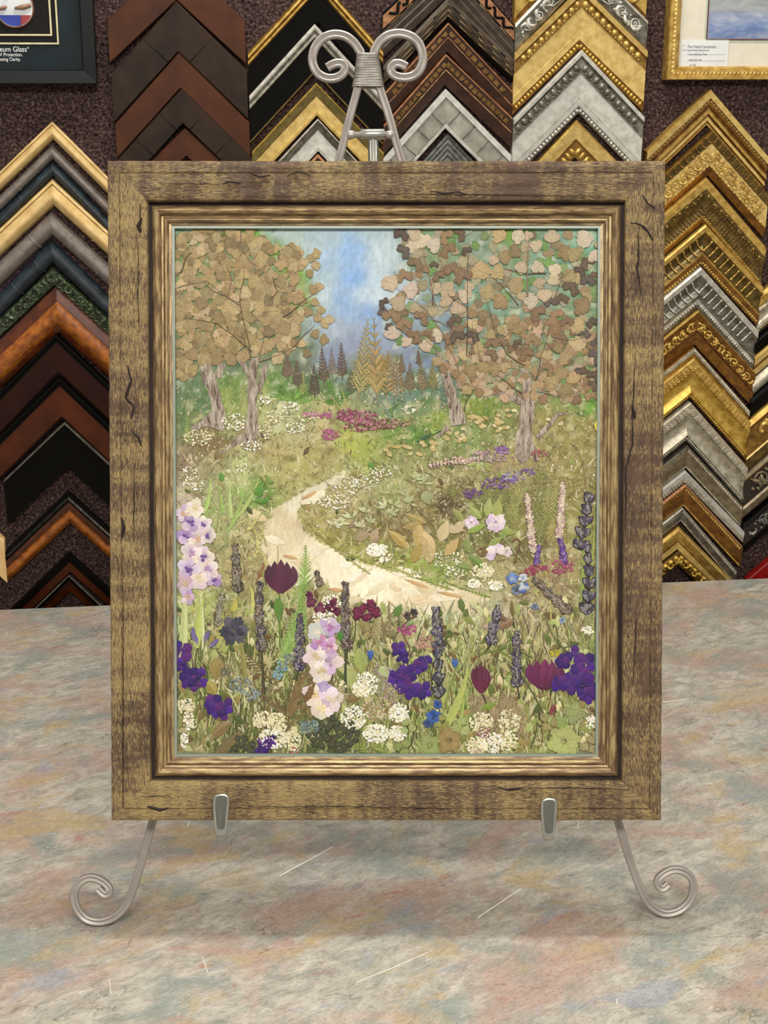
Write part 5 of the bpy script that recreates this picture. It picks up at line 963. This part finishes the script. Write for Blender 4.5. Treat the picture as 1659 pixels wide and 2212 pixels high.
for a in ((880, 1185, -2.4, 60, 22, 'b8a05c'), (900, 1180, -1.6, 60, 26, 'c0a86c'), (940, 1190, -2.2, 60, 28, 'c4ac7c'), (950, 1170, -1.2, 50, 26, 'cbb68c'), (930, 1215, -1.7, 60, 30, 'bfa878'), (960, 1200, -.9, 50, 22, 'b8a268'), (870, 1140, -.3, 50, 18, 'a8945a'), (920, 1130, -2.7, 50, 18, 'b09c60'), (960, 1140, .1, 44, 18, 'c4b48c'), (980, 1150, -.8, 40, 18, 'd0bc98'), (890, 1215, -1.2, 50, 24, 'a8904c'), (1000, 1130, -2.2, 40, 16, '9a9a58'),
          (1040, 1120, -2.3, 38, 20, '9fa860'), (1050, 1115, -1.4, 40, 20, 'a8ae68'), (1070, 1120, -1.4, 44, 24, 'a0a65c'), (1010, 1150, -.4, 44, 20, '8fa050'), (1080, 1165, -.9, 30, 18, '8a9a50'), (1055, 1180, -.6, 36, 18, '93a054'), (1015, 1195, -1.8, 36, 16, '8a9a58'), (1045, 1230, -2.4, 46, 20, '6f8840'), (1020, 1230, -2.9, 44, 20, '7f9048'), (1040, 1000, 2.0, 22, 12, 'a8ae68'), (1048, 1000, 1.0, 22, 12, '9aa058'), (1030, 998, 2.8, 22, 10, 'a0a860'), (1085, 1140, .4, 30, 16, '93a054'), (920, 1060, 1.3, 30, 26, 'a0a274'), (780, 1130, 2.8, 30, 14, '8a7a5c'), (820, 1160, 2.6, 30, 16, '9a8a68'), (765, 1165, -.3, 40, 22, 'a08c68'), (800, 1165, -1, 30, 18, 'b09c78'), (560, 1085, -.4, 26, 12, '4f8428'), (556, 1075, -1.0, 26, 12, '5a8c30'), (548, 1082, -.1, 30, 10, '5a8c30'), (545, 1065, -.7, 34, 11, '5f9034'), (478, 1040, -1.6, 22, 12, '5f8c3a'), (795, 1000, .7, 20, 14, '5f8a34'), (850, 1330, -1, 30, 18, '5a7a38'), (895, 1345, 2.8, 26, 16, '7a9058'), (660, 1520, -1.1, 60, 34, '7a6238'), (500, 1560, 2.4, 60, 26, '8a744c'), (460, 1640, -.8, 90, 24, '7a6a44'), (465, 1500, -2.2, 40, 26, 'a09048'), (470, 1420, 1.7, 50, 34, '97834c'), (545, 1340, 1.2, 34, 16, '7a7a3c'), (600, 1290, 1.5, 50, 20, '5f8a34'), (735, 1360, 1.2, 34, 24, '4f8434'), (705, 1380, -.6, 20, 12, '4f8434'), (775, 1400, 1.4, 60, 30, '9aa45c'), (755, 1440, 1.5, 50, 26, 'a8b06c'), (820, 1440, .9, 30, 22, 'b0b880'), (1110, 1340, 2.6, 40, 20, '8a6a4c'), (1100, 1350, -2.4, 34, 12, '6f5638'), (1080, 1345, 2.9, 40, 22, 'b09a80'), (1110, 1335, -1.7, 40, 12, '7a6a34'), (1040, 1530, -.4, 34, 18, '7a9038'), (1200, 1550, .9, 40, 26, '8a9a58'), (1220, 1540, -.2, 40, 30, '97a060'), (1200, 1520, 1.9, 30, 12, '7a3a38'), (1290, 1400, 1.7, 60, 24, '54703c')):
    leafy(*a)
# pale pink roses
def bloom(x, y, r, cols, cc, n=9, nm='pressed_bloom', h=.003, ruf=.06, a0=None, arc=6.283, wf=.9):
    mb = MB()
    for ring_, k in ((1.0, n), (.7, max(4, n-3)), (.42, 4)):
        for i in range(k):
            a = (a0 if a0 is not None else 0)+arc*(i+rnd.uniform(-.2, .2))/k; c = jit(H(rnd.choice(cols)), .1)
            petal(mb, x+math.cos(a)*r*.05, y+math.sin(a)*r*.05, a, r*ring_, r*wf*ring_, h+(1-ring_)*.0012+rnd.uniform(0, .0002), c, mixc(c, H(cc), .5), ruf)
    return fin(mb, nm)
PK = ['dccadb', 'e8dce4', 'd0b8d0', 'e4d8d4']
bloom(1019, 1129, 15, PK, 'c0a0c0', 7, 'pale_rose'); bloom(1071, 1128, 21, PK, 'b48ab8', 8, 'pale_rose'); bloom(1072, 1196, 22, PK, 'c8a8cc', 8, 'pale_rose', a0=-3.6, arc=3.6); bloom(1095, 1192, 12, ['dccfc8', 'd0bfc0'], 'c0a890', 5, 'pale_rose')
mb = MB(); mb.tube([AP(1041+math.cos(i*.7)*(12-i*.8), 1190+math.sin(i*.7)*(12-i*.8), .0036) for i in range(13)], .0009, 6, 0, H('8a6848')); fin(mb, 'curled_tendril')
mb = MB(); mb.tube([AP(*p, .0034) for p in ((1112, 1215), (1118, 1190), (1126, 1172), (1116, 1163), (1106, 1170))], .0008, 6, 0, H('7a5a34')); fin(mb, 'curled_tendril')
# delphinium blossoms: ruffled ones, one part per bloom
def delph(x, y, r, cols, cc, k=5, rot=None, nm='delphinium_bloom', h=.0032, spur=None):
    mb = MB(); rot = rnd.uniform(0, 6.28) if rot is None else rot
    for i in range(k):
        a = rot+6.283*i/k+rnd.uniform(-.2, .2); c = jit(H(rnd.choice(cols)), .12); petal(mb, x, y, a, r*rnd.uniform(.85, 1.15), r*rnd.uniform(.75, 1.05), h+i*.00014, c, mixc(c, H(cc), .7), .05, 9, .0005)
    for i in range(4): a = rot+rnd.uniform(0, 6.28); petal(mb, x, y, a, r*.38, r*.25, h+.0009, jit(H(cc), .1), H(cc))
    if spur: ribbon(mb, bez((x, y), spur, 4, 5), r*.1, h+.0006, jit(H(cols[0]), .1), taper='blade')
    return fin(mb, nm)
LI = ['b9a2c0', 'c8b4cc', 'a88cb8', 'd4c4d0', 'c9a8bc']; CR = ['d9c9c0', 'e4d8c8', 'd8c8cc', 'e8dcd8']; VI = ['3a1470', '2e1060', '4a1c84', '44186c', '561f6c']
for x, y, r in ((398, 1110, 20), (420, 1100, 24), (412, 1130, 24), (440, 1132, 18), (402, 1160, 22), (425, 1165, 24), (450, 1158, 18), (412, 1195, 26), (440, 1205, 24), (408, 1228, 26), (450, 1230, 24), (430, 1250, 24), (400, 1262, 20), (462, 1250, 20), (405, 1290, 16)):
    delph(x, y, r, LI if rnd.random() < .6 else CR, rnd.choice(['c8a888', 'b08ab0', '6a4a90', 'd8c8a0']), 5, nm='lilac_delphinium_bloom')
for x, y, r, cl, cc in ((685, 1365, 24, ['b8bcb4', 'c4c4bc'], 'e0d8c8'), (712, 1355, 24, ['c4b0cc', 'b898c8'], 'b070a8'), (690, 1390, 22, ['c8a0c0', 'b888c0', 'c890b4'], 'b87aa0'), (712, 1395, 20, ['d8c0cc', 'c8a8c8'], 'b0708c'), (680, 1420, 28, PK+CR, 'c8b890'), (712, 1430, 30, PK+CR, 'a890a8'), (695, 1450, 28, PK+CR, 'c8b890'), (680, 1500, 26, CR, 'd8c090'), (715, 1510, 28, PK+CR, 'd8c8a8'), (695, 1530, 28, PK+CR, 'e8d8a0'), (700, 1485, 16, ['b0a0c8', 'a898c0'], 'c0b0c8')):
    delph(x, y, r, cl, cc, 5, nm='pink_delphinium_bloom')
for x, y, r in ((392, 1405, 26), (385, 1435, 18), (408, 1462, 24), (432, 1465, 22), (420, 1478, 18), (460, 1520, 22), (485, 1528, 22), (475, 1540, 20), (572, 1610, 18), (585, 1600, 14), (560, 1620, 12), (862, 1400, 18), (870, 1418, 16), (918, 1430, 20), (905, 1440, 16), (858, 1465, 22), (878, 1455, 22), (888, 1490, 22), (915, 1492, 20), (870, 1482, 18), (1215, 1430, 18), (1240, 1415, 22), (1265, 1430, 26), (1250, 1460, 26), (1205, 1475, 22), (1232, 1478, 24), (1262, 1480, 28), (1270, 1500, 20), (1285, 1488, 16)):
    delph(x, y, r, VI, rnd.choice(['3a1a6a', '4a2a78', '4a2470', '2c1450']), rnd.choice((3, 4, 5)), nm='violet_delphinium_bloom')
for x, y, a in ((428, 1395, -1.9), (440, 1390, -1.2), (450, 1400, -.7), (418, 1385, -1.6)):
    mb = MB(); petal(mb, x, y, a, 30, 10, .0036, jit(H('6a5a90'), .1), H('8a8aa0')); fin(mb, 'violet_petal')
# tulips
def tulip(x, y, w, h_, c, c2, nm='pressed_tulip', open_=0.0, tilt=0.0):
    """x, y is the base of the cup, grows up"""
    root = bpy.data.objects.new(nm, None); COL.objects.link(root); root.parent = pic; root.location = AP(x, y, .003); root.empty_display_size = .01
    for i, (s_, hk) in enumerate(((-.55, .84), (.6, .80), (-.28, .95), (.30, .92), (.02, 1.0))):
        mb = MB(); tip = (x+s_*w*(.78+open_)+tilt*h_, y-h_*hk); col = jit(mixc(H(c), H('7a3454') if s_ > 0 and c[0] > '3' else H(c), .2), .2)
        k = 10; L_ = []; R_ = []; vs = []
        for j in range(k+1):
            t_ = j/k; cx = x+(tip[0]-x)*t_+s_*w*.30*math.sin(math.pi*t_); cy = y+(tip[1]-y)*t_; ww = w*.20*(math.sin(math.pi*min(.985, .10+t_*.885))**.55)
            vs += [AP(cx-ww, cy, .003+i*.0002), AP(cx, cy-(3 if j == k else 0), .003+i*.0002+.0007*math.sin(math.pi*t_)), AP(cx+ww, cy, .003+i*.0002)]
        fs = []; cc = []
        for j in range(k): b = j*3; fs += [(b, b+1, b+4, b+3), (b+1, b+2, b+5, b+4)]; f_ = j/k; q = mixc(H(c2), col, min(1, f_*1.6)); cc += [q, mixc(q, (0, 0, 0), .2)]
        mb.mesh(vs, fs, 0, cc); o = fin(mb, 'petal', root); o.matrix_parent_inverse = Matrix.Translation(-root.location)
    return root
tulip(606, 1281, 58, 70, '4a1c34', '5c2440'); tulip(1040, 1497, 34, 62, '5a1c38', '6a2440', tilt=-.05); tulip(1176, 1490, 64, 64, '6a2050', '5a1c40', open_=.1)
bloom(505, 1362, 31, ['3a3846', '4a4652', '2a2836', '55505c'], '6a6470', 6, 'dark_wilted_bloom', ruf=.12, wf=.8)
# bud spikes
def spike(x0, y0, x1, y1, w, cols, n=26, nm='lavender_spike', stem=None, bud=(3.0, 5.2), bend=0, whorl=False, sc='4a4a34'):
    root = bpy.data.objects.new(nm, None); COL.objects.link(root); root.parent = pic; root.location = AP(x0, y0, .003); root.empty_display_size = .01; PI_ = Matrix.Translation(-root.location)
    ax = bez((x0, y0), (x1, y1), bend, n); mb = MB(); th = math.atan2(y1-y0, x1-x0)
    st_ = MB(); P = ([stem] if stem else [])+ax; st_.tube([AP(a, b, .0026) for a, b in P], .0008, 5, 0, H(sc)); o = fin(st_, 'stem', root); o.matrix_parent_inverse = PI_
    for i, (x, y) in enumerate(ax):
        t_ = i/n; ww = w*(1-.55*t_**1.5)*(.75+.25*math.sin(i*1.1)); k = 5 if ww > 6 else 4
        if whorl and i % 5 > 2: continue
        for j in range(k):
            s_ = -1+2*(j+rnd.uniform(-.2, .2))/(k-1); aa = th+s_*.95+rnd.uniform(-.25, .25); bl = rnd.uniform(*bud)*1.4; bx = x+math.cos(th+math.pi/2)*ww*s_*.62+rnd.uniform(-1, 1); by = y+math.sin(th+math.pi/2)*ww*s_*.62+rnd.uniform(-1, 1)
            c = jit(H(rnd.choice(cols)), .25); C = AP(bx, by, .0030+.0012*(1-abs(s_))); d = AP(bx+math.cos(aa)*bl, by+math.sin(aa)*bl, 0)-AP(bx, by, 0); e = AP(bx-math.sin(aa)*bl*.52, by+math.cos(aa)*bl*.52, 0)-AP(bx, by, 0)
            b0 = len(mb.f); mb.dome(C, d, e, Vector((0, 0, .0011)), 6, 2, 0, c)
            mb.c[-6:] = [mixc(c, H('d8d0c0'), .30 if rnd.random() < .45 else .06)]*6  # paler tips: bud highlights painted into the colour
    o = fin(mb, 'buds', root); o.matrix_parent_inverse = PI_; return root
LV = ['2e2848', '3a3058', '221e30', '4c4660', '5c5450', '2e2860']; LB = ['4a3c34', '5c4c3e', '6f5f4c', '3c2e2a', '7a6a54']; LG = ['6a6450', '7f7a62', '958c70', '5a5240']
spike(514, 1275, 508, 1178, 15, LB, 18); spike(470, 1350, 480, 1282, 12, LG, 15, bud=(2.6, 4.2)); spike(565, 1402, 562, 1262, 15, LV[:3]+LB, 24, stem=(572, 1500), bend=-3); spike(645, 1445, 648, 1330, 16, LV+LB[:2], 22, stem=(640, 1470)); spike(750, 1400, 746, 1262, 16, LB[:4]+['3a2c40'], 24, stem=(745, 1470), bend=-2)
spike(948, 1400, 942, 1315, 18, LV+LB[:1], 18, stem=(949, 1510)); spike(1060, 1388, 1075, 1312, 17, LV, 16, stem=(1048, 1410)); spike(1117, 1480, 1116, 1368, 16, LV+LB[:2], 22, stem=(1122, 1510)); spike(1228, 1322, 1155, 1252, 14, LB, 22); spike(692, 1262, 684, 1236, 8, LB, 6)
spike(1268, 1320, 1268, 1180, 16, ['322c44', '3c3650', '221e2c', '4c4660'], 26, 'salvia_spike', bud=(4, 8), whorl=True, sc='3a2c28', bend=4); spike(1255, 1180, 1272, 1072, 20, ['2e2440', '3a2c4c', '221a2c', '4c3c54'], 22, 'salvia_spike', bud=(4, 8), whorl=True, sc='3a2c28'); spike(948, 1500, 946, 1410, 15, ['2c2c44', '3a3a54', '24242e'], 16, 'salvia_spike', bud=(4, 8), whorl=True, sc='2c2c34')
PS = ['c0a898', 'd0bca8', 'b09088', 'd8c8ac', 'b89aa0']; spike(1152, 1190, 1138, 1068, 12, PS, 22, 'pale_flower_spike', bud=(2.8, 4.6), sc='8a7a58'); spike(1208, 1160, 1216, 1045, 12, PS, 22, 'pale_flower_spike', bud=(2.8, 4.6), sc='8a7a58'); spike(1158, 1218, 1164, 1180, 6, ['5a2a90', '6a3c98'], 7, 'violet_flower_spike', bud=(2.8, 4)); spike(1220, 1215, 1210, 1165, 7, ['5a2a90', '6a3c98', '4a2080'], 8, 'violet_flower_spike', bud=(3, 5)); spike(930, 1005, 1040, 990, 8, PS, 14, 'pale_flower_spike', bud=(2.4, 4), sc='8a7a58')
# dark red and blue blossoms
for x, y, r, nm, cl, cc in [(672, 1300, 12, 'dark_red_bloom', ['5c1c3c'], '7a4050'), (692, 1315, 13, 'dark_red_bloom', ['5c1c3c', '6a2444'], '8a5060'), (718, 1306, 15, 'dark_red_bloom', ['64143c', '551030'], '4a0c28'), (726, 1318, 12, 'dark_red_bloom', ['64143c'], '4a0c28'), (668, 1285, 9, 'dark_red_bloom', ['5c1c3c'], '4a0c28')]+[(785+rnd.uniform(-16, 36), 1315+rnd.uniform(-14, 22), 9, 'dark_red_bloom', ['5c1238', '6c1c44', '4c0c2c'], '8a3050') for _ in range(15)]+[(1106, 1250, 14, 'blue_bloom', ['4a68a8', '6a8ac0'], 'a8b8c8'), (1132, 1268, 13, 'blue_bloom', ['3a50a0', 'a8b4c0'], 'd0d4d0'), (1115, 1275, 12, 'blue_bloom', ['5a6478', '7a8698'], '3a4450'), (1130, 1248, 10, 'blue_bloom', ['c8ccd4'], '8a9ab8'), (1215, 1340, 8, 'blue_bloom', ['8a9ab0', 'b0bcc4'], '5a6a80'), (1155, 1310, 8, 'blue_bloom', ['6a7a98'], '4a5468'), (937, 1548, 16, 'blue_bloom', ['2c4c94', '3a5ca4'], '22386c'), (925, 1562, 12, 'blue_bloom', ['3c5478'], '22386c'), (945, 1522, 10, 'blue_bloom', ['34549c'], '22386c'), (880, 1330, 9, 'dark_bloom', ['4a4038', '55483c'], '2c2824'), (894, 1322, 9, 'dark_bloom', ['4a4038'], '2c2824')]:
    delph(x, y, r, cl, cc, 5, nm=nm)
for x, y, a in ((794, 1403, 1.2), (806, 1403, 1.9), (800, 1404, 1.55), (978, 1420, 1.3), (988, 1422, 1.9)):
    mb = MB(); petal(mb, x, y, a, 22, 9, .0036, jit(H('34569c'), .1), H('4a6ab0')); fin(mb, 'blue_petal')
# clovers at the bottom
def clover(x, y, r, c, k=4, nm='clover_leaf', h=.0034):
    mb = MB(); rot = rnd.uniform(0, 6.28)
    for i in range(k):
        a = rot+6.283*i/k; col = jit(H(c), .1); fanleaf(mb, x+math.cos(a)*r*.42, y+math.sin(a)*r*.42, r*.58, a, h+i*.00015, col, 1.7, 2.2)
    return fin(mb, nm)
for a in ((1218, 1602, 38, 'a9ae6a', 6), (970, 1600, 30, '98804c', 5), (928, 1610, 26, '93a05c', 4), (935, 1630, 16, '9aa864', 3), (995, 1570, 24, 'a0a868', 3), (1185, 1560, 22, '948a54', 3), (1275, 1610, 24, '9a8f60', 3), (1240, 1540, 26, '8f9660', 4), (1290, 1590, 14, 'a09460', 3), (880, 1570, 20, 'a0ae6c', 3), (870, 1615, 22, '8a9450', 3), (955, 1560, 18, '8f9048', 3)): clover(*a)
for x, y in ((700, 1575), (720, 1560), (735, 1580), (755, 1570), (750, 1600), (715, 1600), (690, 1605), (735, 1615), (765, 1590), (675, 1590), (520, 1600), (505, 1625), (540, 1615)): clover(x, y, 17, '343c22', 3)
# a yellow petal caught at the right edge and a red leaf at the bottom
mb = MB(); fan(mb, 1295, 922, [(1288, 908), (1297, 905), (1304, 910), (1304, 938), (1297, 938), (1286, 928), (1284, 918)], .0046, .0004, H('efe04a'), H('e8d844')); fin(mb, 'yellow_petal')
leafy(1195, 1632, .1, 56, 14, '8f3048', 'red_leaf'); 
# wheat ears
for x0_, y0_, x1_, y1_ in ((545, 1215, 570, 1125), (555, 1190, 548, 1140), (575, 1230, 560, 1180), (590, 1300, 600, 1180), (528, 1150, 565, 1105)):
    frond(x0_, y0_, x1_, y1_, 11, 'c8c07c', 9, 4, 'grass_ear', .34, .003, .45)
frond(552, 1262, 578, 1200, 14, '9a6a44', 8, 0, 'grass_ear', .14, .003, .4)
# ------------------------------------------------------------------ the metal easel
t = NT('brushed nickel'); f = t.noise(t.coord(), 40, 4); M_met = t.out(t.ramp(f, [(.3, '99928b'), (.7, 'aba49d')]), .38, .4, .5)
M_hook = finish('polished nickel hook', 'a5a59c', 'b8b8ae', .25, .8, 30, bump=.05)
M_dish = finish('dark brushed hook face', '6f7168', '7f8077', .32, .75, 400, (1, .1, 1), bump=.2)
M_wire = finish('binding wire', '8f8a82', 'bdb8b0', .3, .75, 80, bump=.05)
EO = -.0375-.0062      # rod centre plane behind the picture
eas = empty('table_easel', Matrix.Translation(FR.M @ Vector((q0.x, -.11, EO))) @ FR.M.to_3x3().to_4x4()); tag(eas, 'brushed nickel table easel with scrolled feet and top, holding up the wooden picture frame', 'easel')
EL = FR.M.inverted() @ eas.matrix_world; EI = EL.inverted()
def ep(x, y, off=EO): return EI @ frp(x, y, off)
def catmull(P, n=5):
    out = []
    for i in range(len(P)-1):
        a, b, c, d = P[max(i-1, 0)], P[i], P[i+1], P[min(i+2, len(P)-1)]
        for j in range(n):
            t_ = j/n; out.append(tuple(.5*((2*b[k])+(-a[k]+c[k])*t_+(2*a[k]-5*b[k]+4*c[k]-d[k])*t_*t_+(-a[k]+3*b[k]-3*c[k]+d[k])*t_**3) for k in range(len(b))))
    out.append(tuple(P[-1])); return out
def rod(pts, nm, wfun, parent=eas, mat=None, flat=.85):
    """pts in easel space; grooved oval section kept square to the easel's plane"""
    mb = MB(); sec = []; m = 16
    for j in range(m):
        th = 2*math.pi*j/m; ca, sa = math.cos(th), math.sin(th); e = .62
        x_ = math.copysign(abs(ca)**e, ca); y_ = math.copysign(abs(sa)**e, sa)
        if abs(ca) < .2: y_ *= .55
        sec.append((x_, y_*flat))
    n = len(pts); vs = []; fs = []
    for i, p in enumerate(pts):
        t_ = (pts[min(i+1, n-1)]-pts[max(i-1, 0)]).normalized(); z = Vector((0, 0, 1)); a = z.cross(t_).normalized(); b = t_.cross(a).normalized(); w = wfun(i/(n-1))
        for (sx_, sy_) in sec: vs.append(p+a*sx_*w+b*sy_*w)
    for i in range(n-1):
        for j in range(m): fs.append((i*m+j, i*m+(j+1) % m, (i+1)*m+(j+1) % m, (i+1)*m+j))
    fs.append(tuple(range(m))[::-1]); fs.append(tuple(range((n-1)*m, n*m))); mb.mesh(vs, fs); o = mb.build(nm, mat or M_met, parent, True); o.data.set_sharp_from_angle(angle=R(50)); return o
z8 = lambda x, y: (640+x/5.184, 40+y/5.184)
LT = [z8(*p) for p in ((345, 552), (430, 508), (510, 508), (542, 560), (515, 625), (430, 668), (330, 665), (240, 612), (190, 520), (182, 420), (222, 305), (310, 215), (430, 178), (550, 200), (640, 265), (698, 345), (722, 400), (712, 560), (688, 770), (600, 1100), (478, 1580))]
LT += [(700, 450), (640, 668), (560, 955), (480, 1238), (400, 1522), (330.5, 1772), (307, 1858), (285.6, 1926), (269, 1960), (245, 1982), (216, 1991), (187, 1985), (167, 1963), (160, 1935), (170, 1909), (192, 1896), (216, 1901), (233, 1914), (236, 1928), (226, 1932), (212, 1920)]
RT = [z8(*p) for p in ((1235, 545), (1165, 510), (1100, 512), (1058, 570), (1090, 632), (1180, 662), (1290, 650), (1372, 590), (1414, 490), (1408, 370), (1360, 262), (1270, 195), (1150, 168), (1030, 190), (940, 255), (888, 340), (870, 400), (895, 560), (935, 770), (1040, 1100), (1175, 1580))]
RT += [(903, 450), (975, 668), (1069, 955), (1162, 1238), (1255, 1530), (1334.5, 1774), (1356, 1844), (1378, 1906), (1395, 1943), (1414, 1963), (1438, 1973), (1467, 1966), (1490, 1945), (1498, 1916), (1490, 1892), (1467, 1879), (1443, 1882), (1423, 1897), (1421, 1911), (1431, 1919), (1443, 1910)]
def legpath(P, contact_y, ci):
    C = catmull(P, 5); out = []
    # depth: on the easel plane, but the foot scroll swings so that it touches the counter
    gp = ground(P[ci][0], contact_y, 0); loc = FR.M.inverted() @ gp; offg = loc.z; yb_ = 1774
    for x, y in C:
        k = 0 if y < yb_ else min(1, (y-yb_)/190); off = EO+(offg-EO)*k*k*(3-2*k); out.append(ep(x, y, off))
    return out
wf_top = lambda s_: .0042
lp = legpath(LT, 2001, 31); rp = legpath(RT, 1984, 31)
leftleg = rod(lp, 'front_leg', lambda s_: .0040 + (.0004 if s_ < .42 else 0)); rightleg = rod(rp, 'front_leg', lambda s_: .0040+(.0004 if s_ < .42 else 0))
# keep both feet exactly on the counter
for lg, P in ((leftleg, lp), (rightleg, rp)):
    bpy.context.view_layer.update(); zs = [(eas.matrix_world @ v.co).z for v in lg.data.vertices]; print('foot min z', min(zs))
# binding wire
mb = MB(); nturn = 20
for i in range(nturn):
    f_ = (i+.5)/nturn; y = 116.5+(189-116.5)*f_; xl = 771.5-10.5*f_**1.2+2; xr = 816.5+12*f_**1.2-1; dy = rnd.uniform(-.5, .5)
    a = ep(xl-2, y+dy); b = ep(xr+2, y-dy+.8); w = .0043; pts = []
    for j in range(25):
        th = 2*math.pi*j/24; s_ = math.cos(th); q = math.sin(th); cx = (a+b)/2; hx = (b-a)/2; pts.append(cx+hx*(math.copysign(abs(s_)**.5, s_))+Vector((0, 0, 1))*math.copysign(abs(q)**.6, q)*(w+.0008))
    mb.tube(pts, .00078, 6, 0, None, False, Vector((0, 1, 0)))
mb.build('binding_wire', M_wire, eas, True)
# cross bar, hinge, rear leg
mb = MB(); mb.tube([ep(752, 291), ep(848, 290)], .0031, 12); mb.build('crossbar', M_met, eas, True)
for x, s_ in ((757, 1), (843, -1)):
    mb = MB(); mb.tube([ep(x-7*s_, 292), ep(x, 291), ep(x+7*s_, 291), ep(x+10*s_, 291)], [.0042, .0046, .0040, .0033], 10); mb.build('weld_bead', M_met, eas, True)
mb = MB(); mb.tube([ep(778.5, 290.5), ep(780, 290.5), ep(830, 290), ep(831, 290)], [.0048, .0054, .0054, .0050], 16); hinge = mb.build('hinge_sleeve', M_hook, eas, True)
g_ = ground(812, 1774-180, 0); top_ = FR.M @ frp(806, 300, EO-.001); foot = Vector((top_.x+.012, top_.y+.20, .0052))
EWi = eas.matrix_world.inverted(); mb = MB(); mb.tube([EWi @ top_, EWi @ top_.lerp(foot, .5), EWi @ foot], [.0052, .0046, .0046], 12); mb.build('rear_leg', M_hook, eas, True)
# shelf hooks: rod arm under the frame and a dished paddle in front
def hook(px, dy, par):
    z5 = lambda x, y: (px+(x-1400)/5.53, 1580+y/5.53+dy); W_ = FR.M
    o_ = [z5(*p) for p in ((1303, 800), (1318, 772), (1350, 755), (1400, 747), (1455, 752), (1485, 770), (1497, 810), (1497, 880), (1488, 970), (1478, 1070), (1467, 1190), (1458, 1235), (1438, 1252), (1395, 1256), (1350, 1252), (1330, 1235), (1322, 1190), (1310, 1070), (1299, 960), (1296, 870))]
    cx = sum(p[0] for p in o_)/len(o_); cy = sum(p[1] for p in o_)/len(o_); z0, z1 = .0035, .0085
    def sc(k, kx=1.0): return [(cx+(x-cx)*k*kx, cy-1.0+(y-cy)*k) for x, y in o_]
    rings_ = [([(x, y) for x, y in o_], z0), (sc(1.0), z1-.0015), (sc(.94, .97), z1), (sc(.86, .90), z1-.0004)]; mb = MB(); n = len(o_); V = []
    for pts, z in rings_: V += [ep(x, y, z) for x, y in pts]
    fs = [tuple(range(n))]
    for r_ in range(len(rings_)-1):
        for i in range(n): fs.append((r_*n+i, (r_+1)*n+i, (r_+1)*n+(i+1) % n, r_*n+(i+1) % n))
    fs.append(tuple(range((len(rings_)-1)*n, len(rings_)*n))[::-1]); mb.mesh(V, fs); pd = mb.build('support_hook', M_hook, par)
    for p in pd.data.polygons: p.use_smooth = len(p.vertices) == 4
    # dished face inset
    mb = MB(); pts = [(cx+(x-cx)*.78*.86, cy-6+(y-cy)*.80) for x, y in o_]; V = [ep(x, y, z1-.0001) for x, y in pts]+[ep(cx+(x-cx)*.6, cy-6+(y-cy)*.74, z1-.0000) for x, y in pts]
    V += [ep(cx, cy-8, z1+.0003)]; fs = [(i, n+i, n+(i+1) % n, (i+1) % n) for i in range(n)]+[(n+i, 2*n, n+(i+1) % n) for i in range(n)]; V = [v+Vector((0, 0, .0004)) for v in V]
    mb.mesh(V, [f[::-1] for f in fs]); mb.build('dished_face', M_dish, pd, True)
    # arm running back under the frame
    a = ep(px-2, 1793+dy, z0+.002); b = Vector((a.x, a.y-.0, a.z)); under = EI @ Vector((0, -.0045, 0)); yy = under.y
    P = [Vector((a.x, yy-.0035, a.z)), Vector((a.x, yy, a.z-.004)), Vector((a.x, yy, -.004)), Vector((a.x, yy, 0.0))]
    mb = MB(); mb.tube(P, .0042, 10, up=Vector((1, 0, 0))); mb.build('hook_arm', M_hook, pd, True)
    return a.x, yy
h1 = hook(478, 0, eas); h2 = hook(1186.5, 9, eas)
mb = MB(); fy = h1[1]
mb.tube([Vector((-.205, fy, 0)), Vector((.205, fy, 0))], .0035, 10); mb.build('shelf_bar', M_met, eas, True)
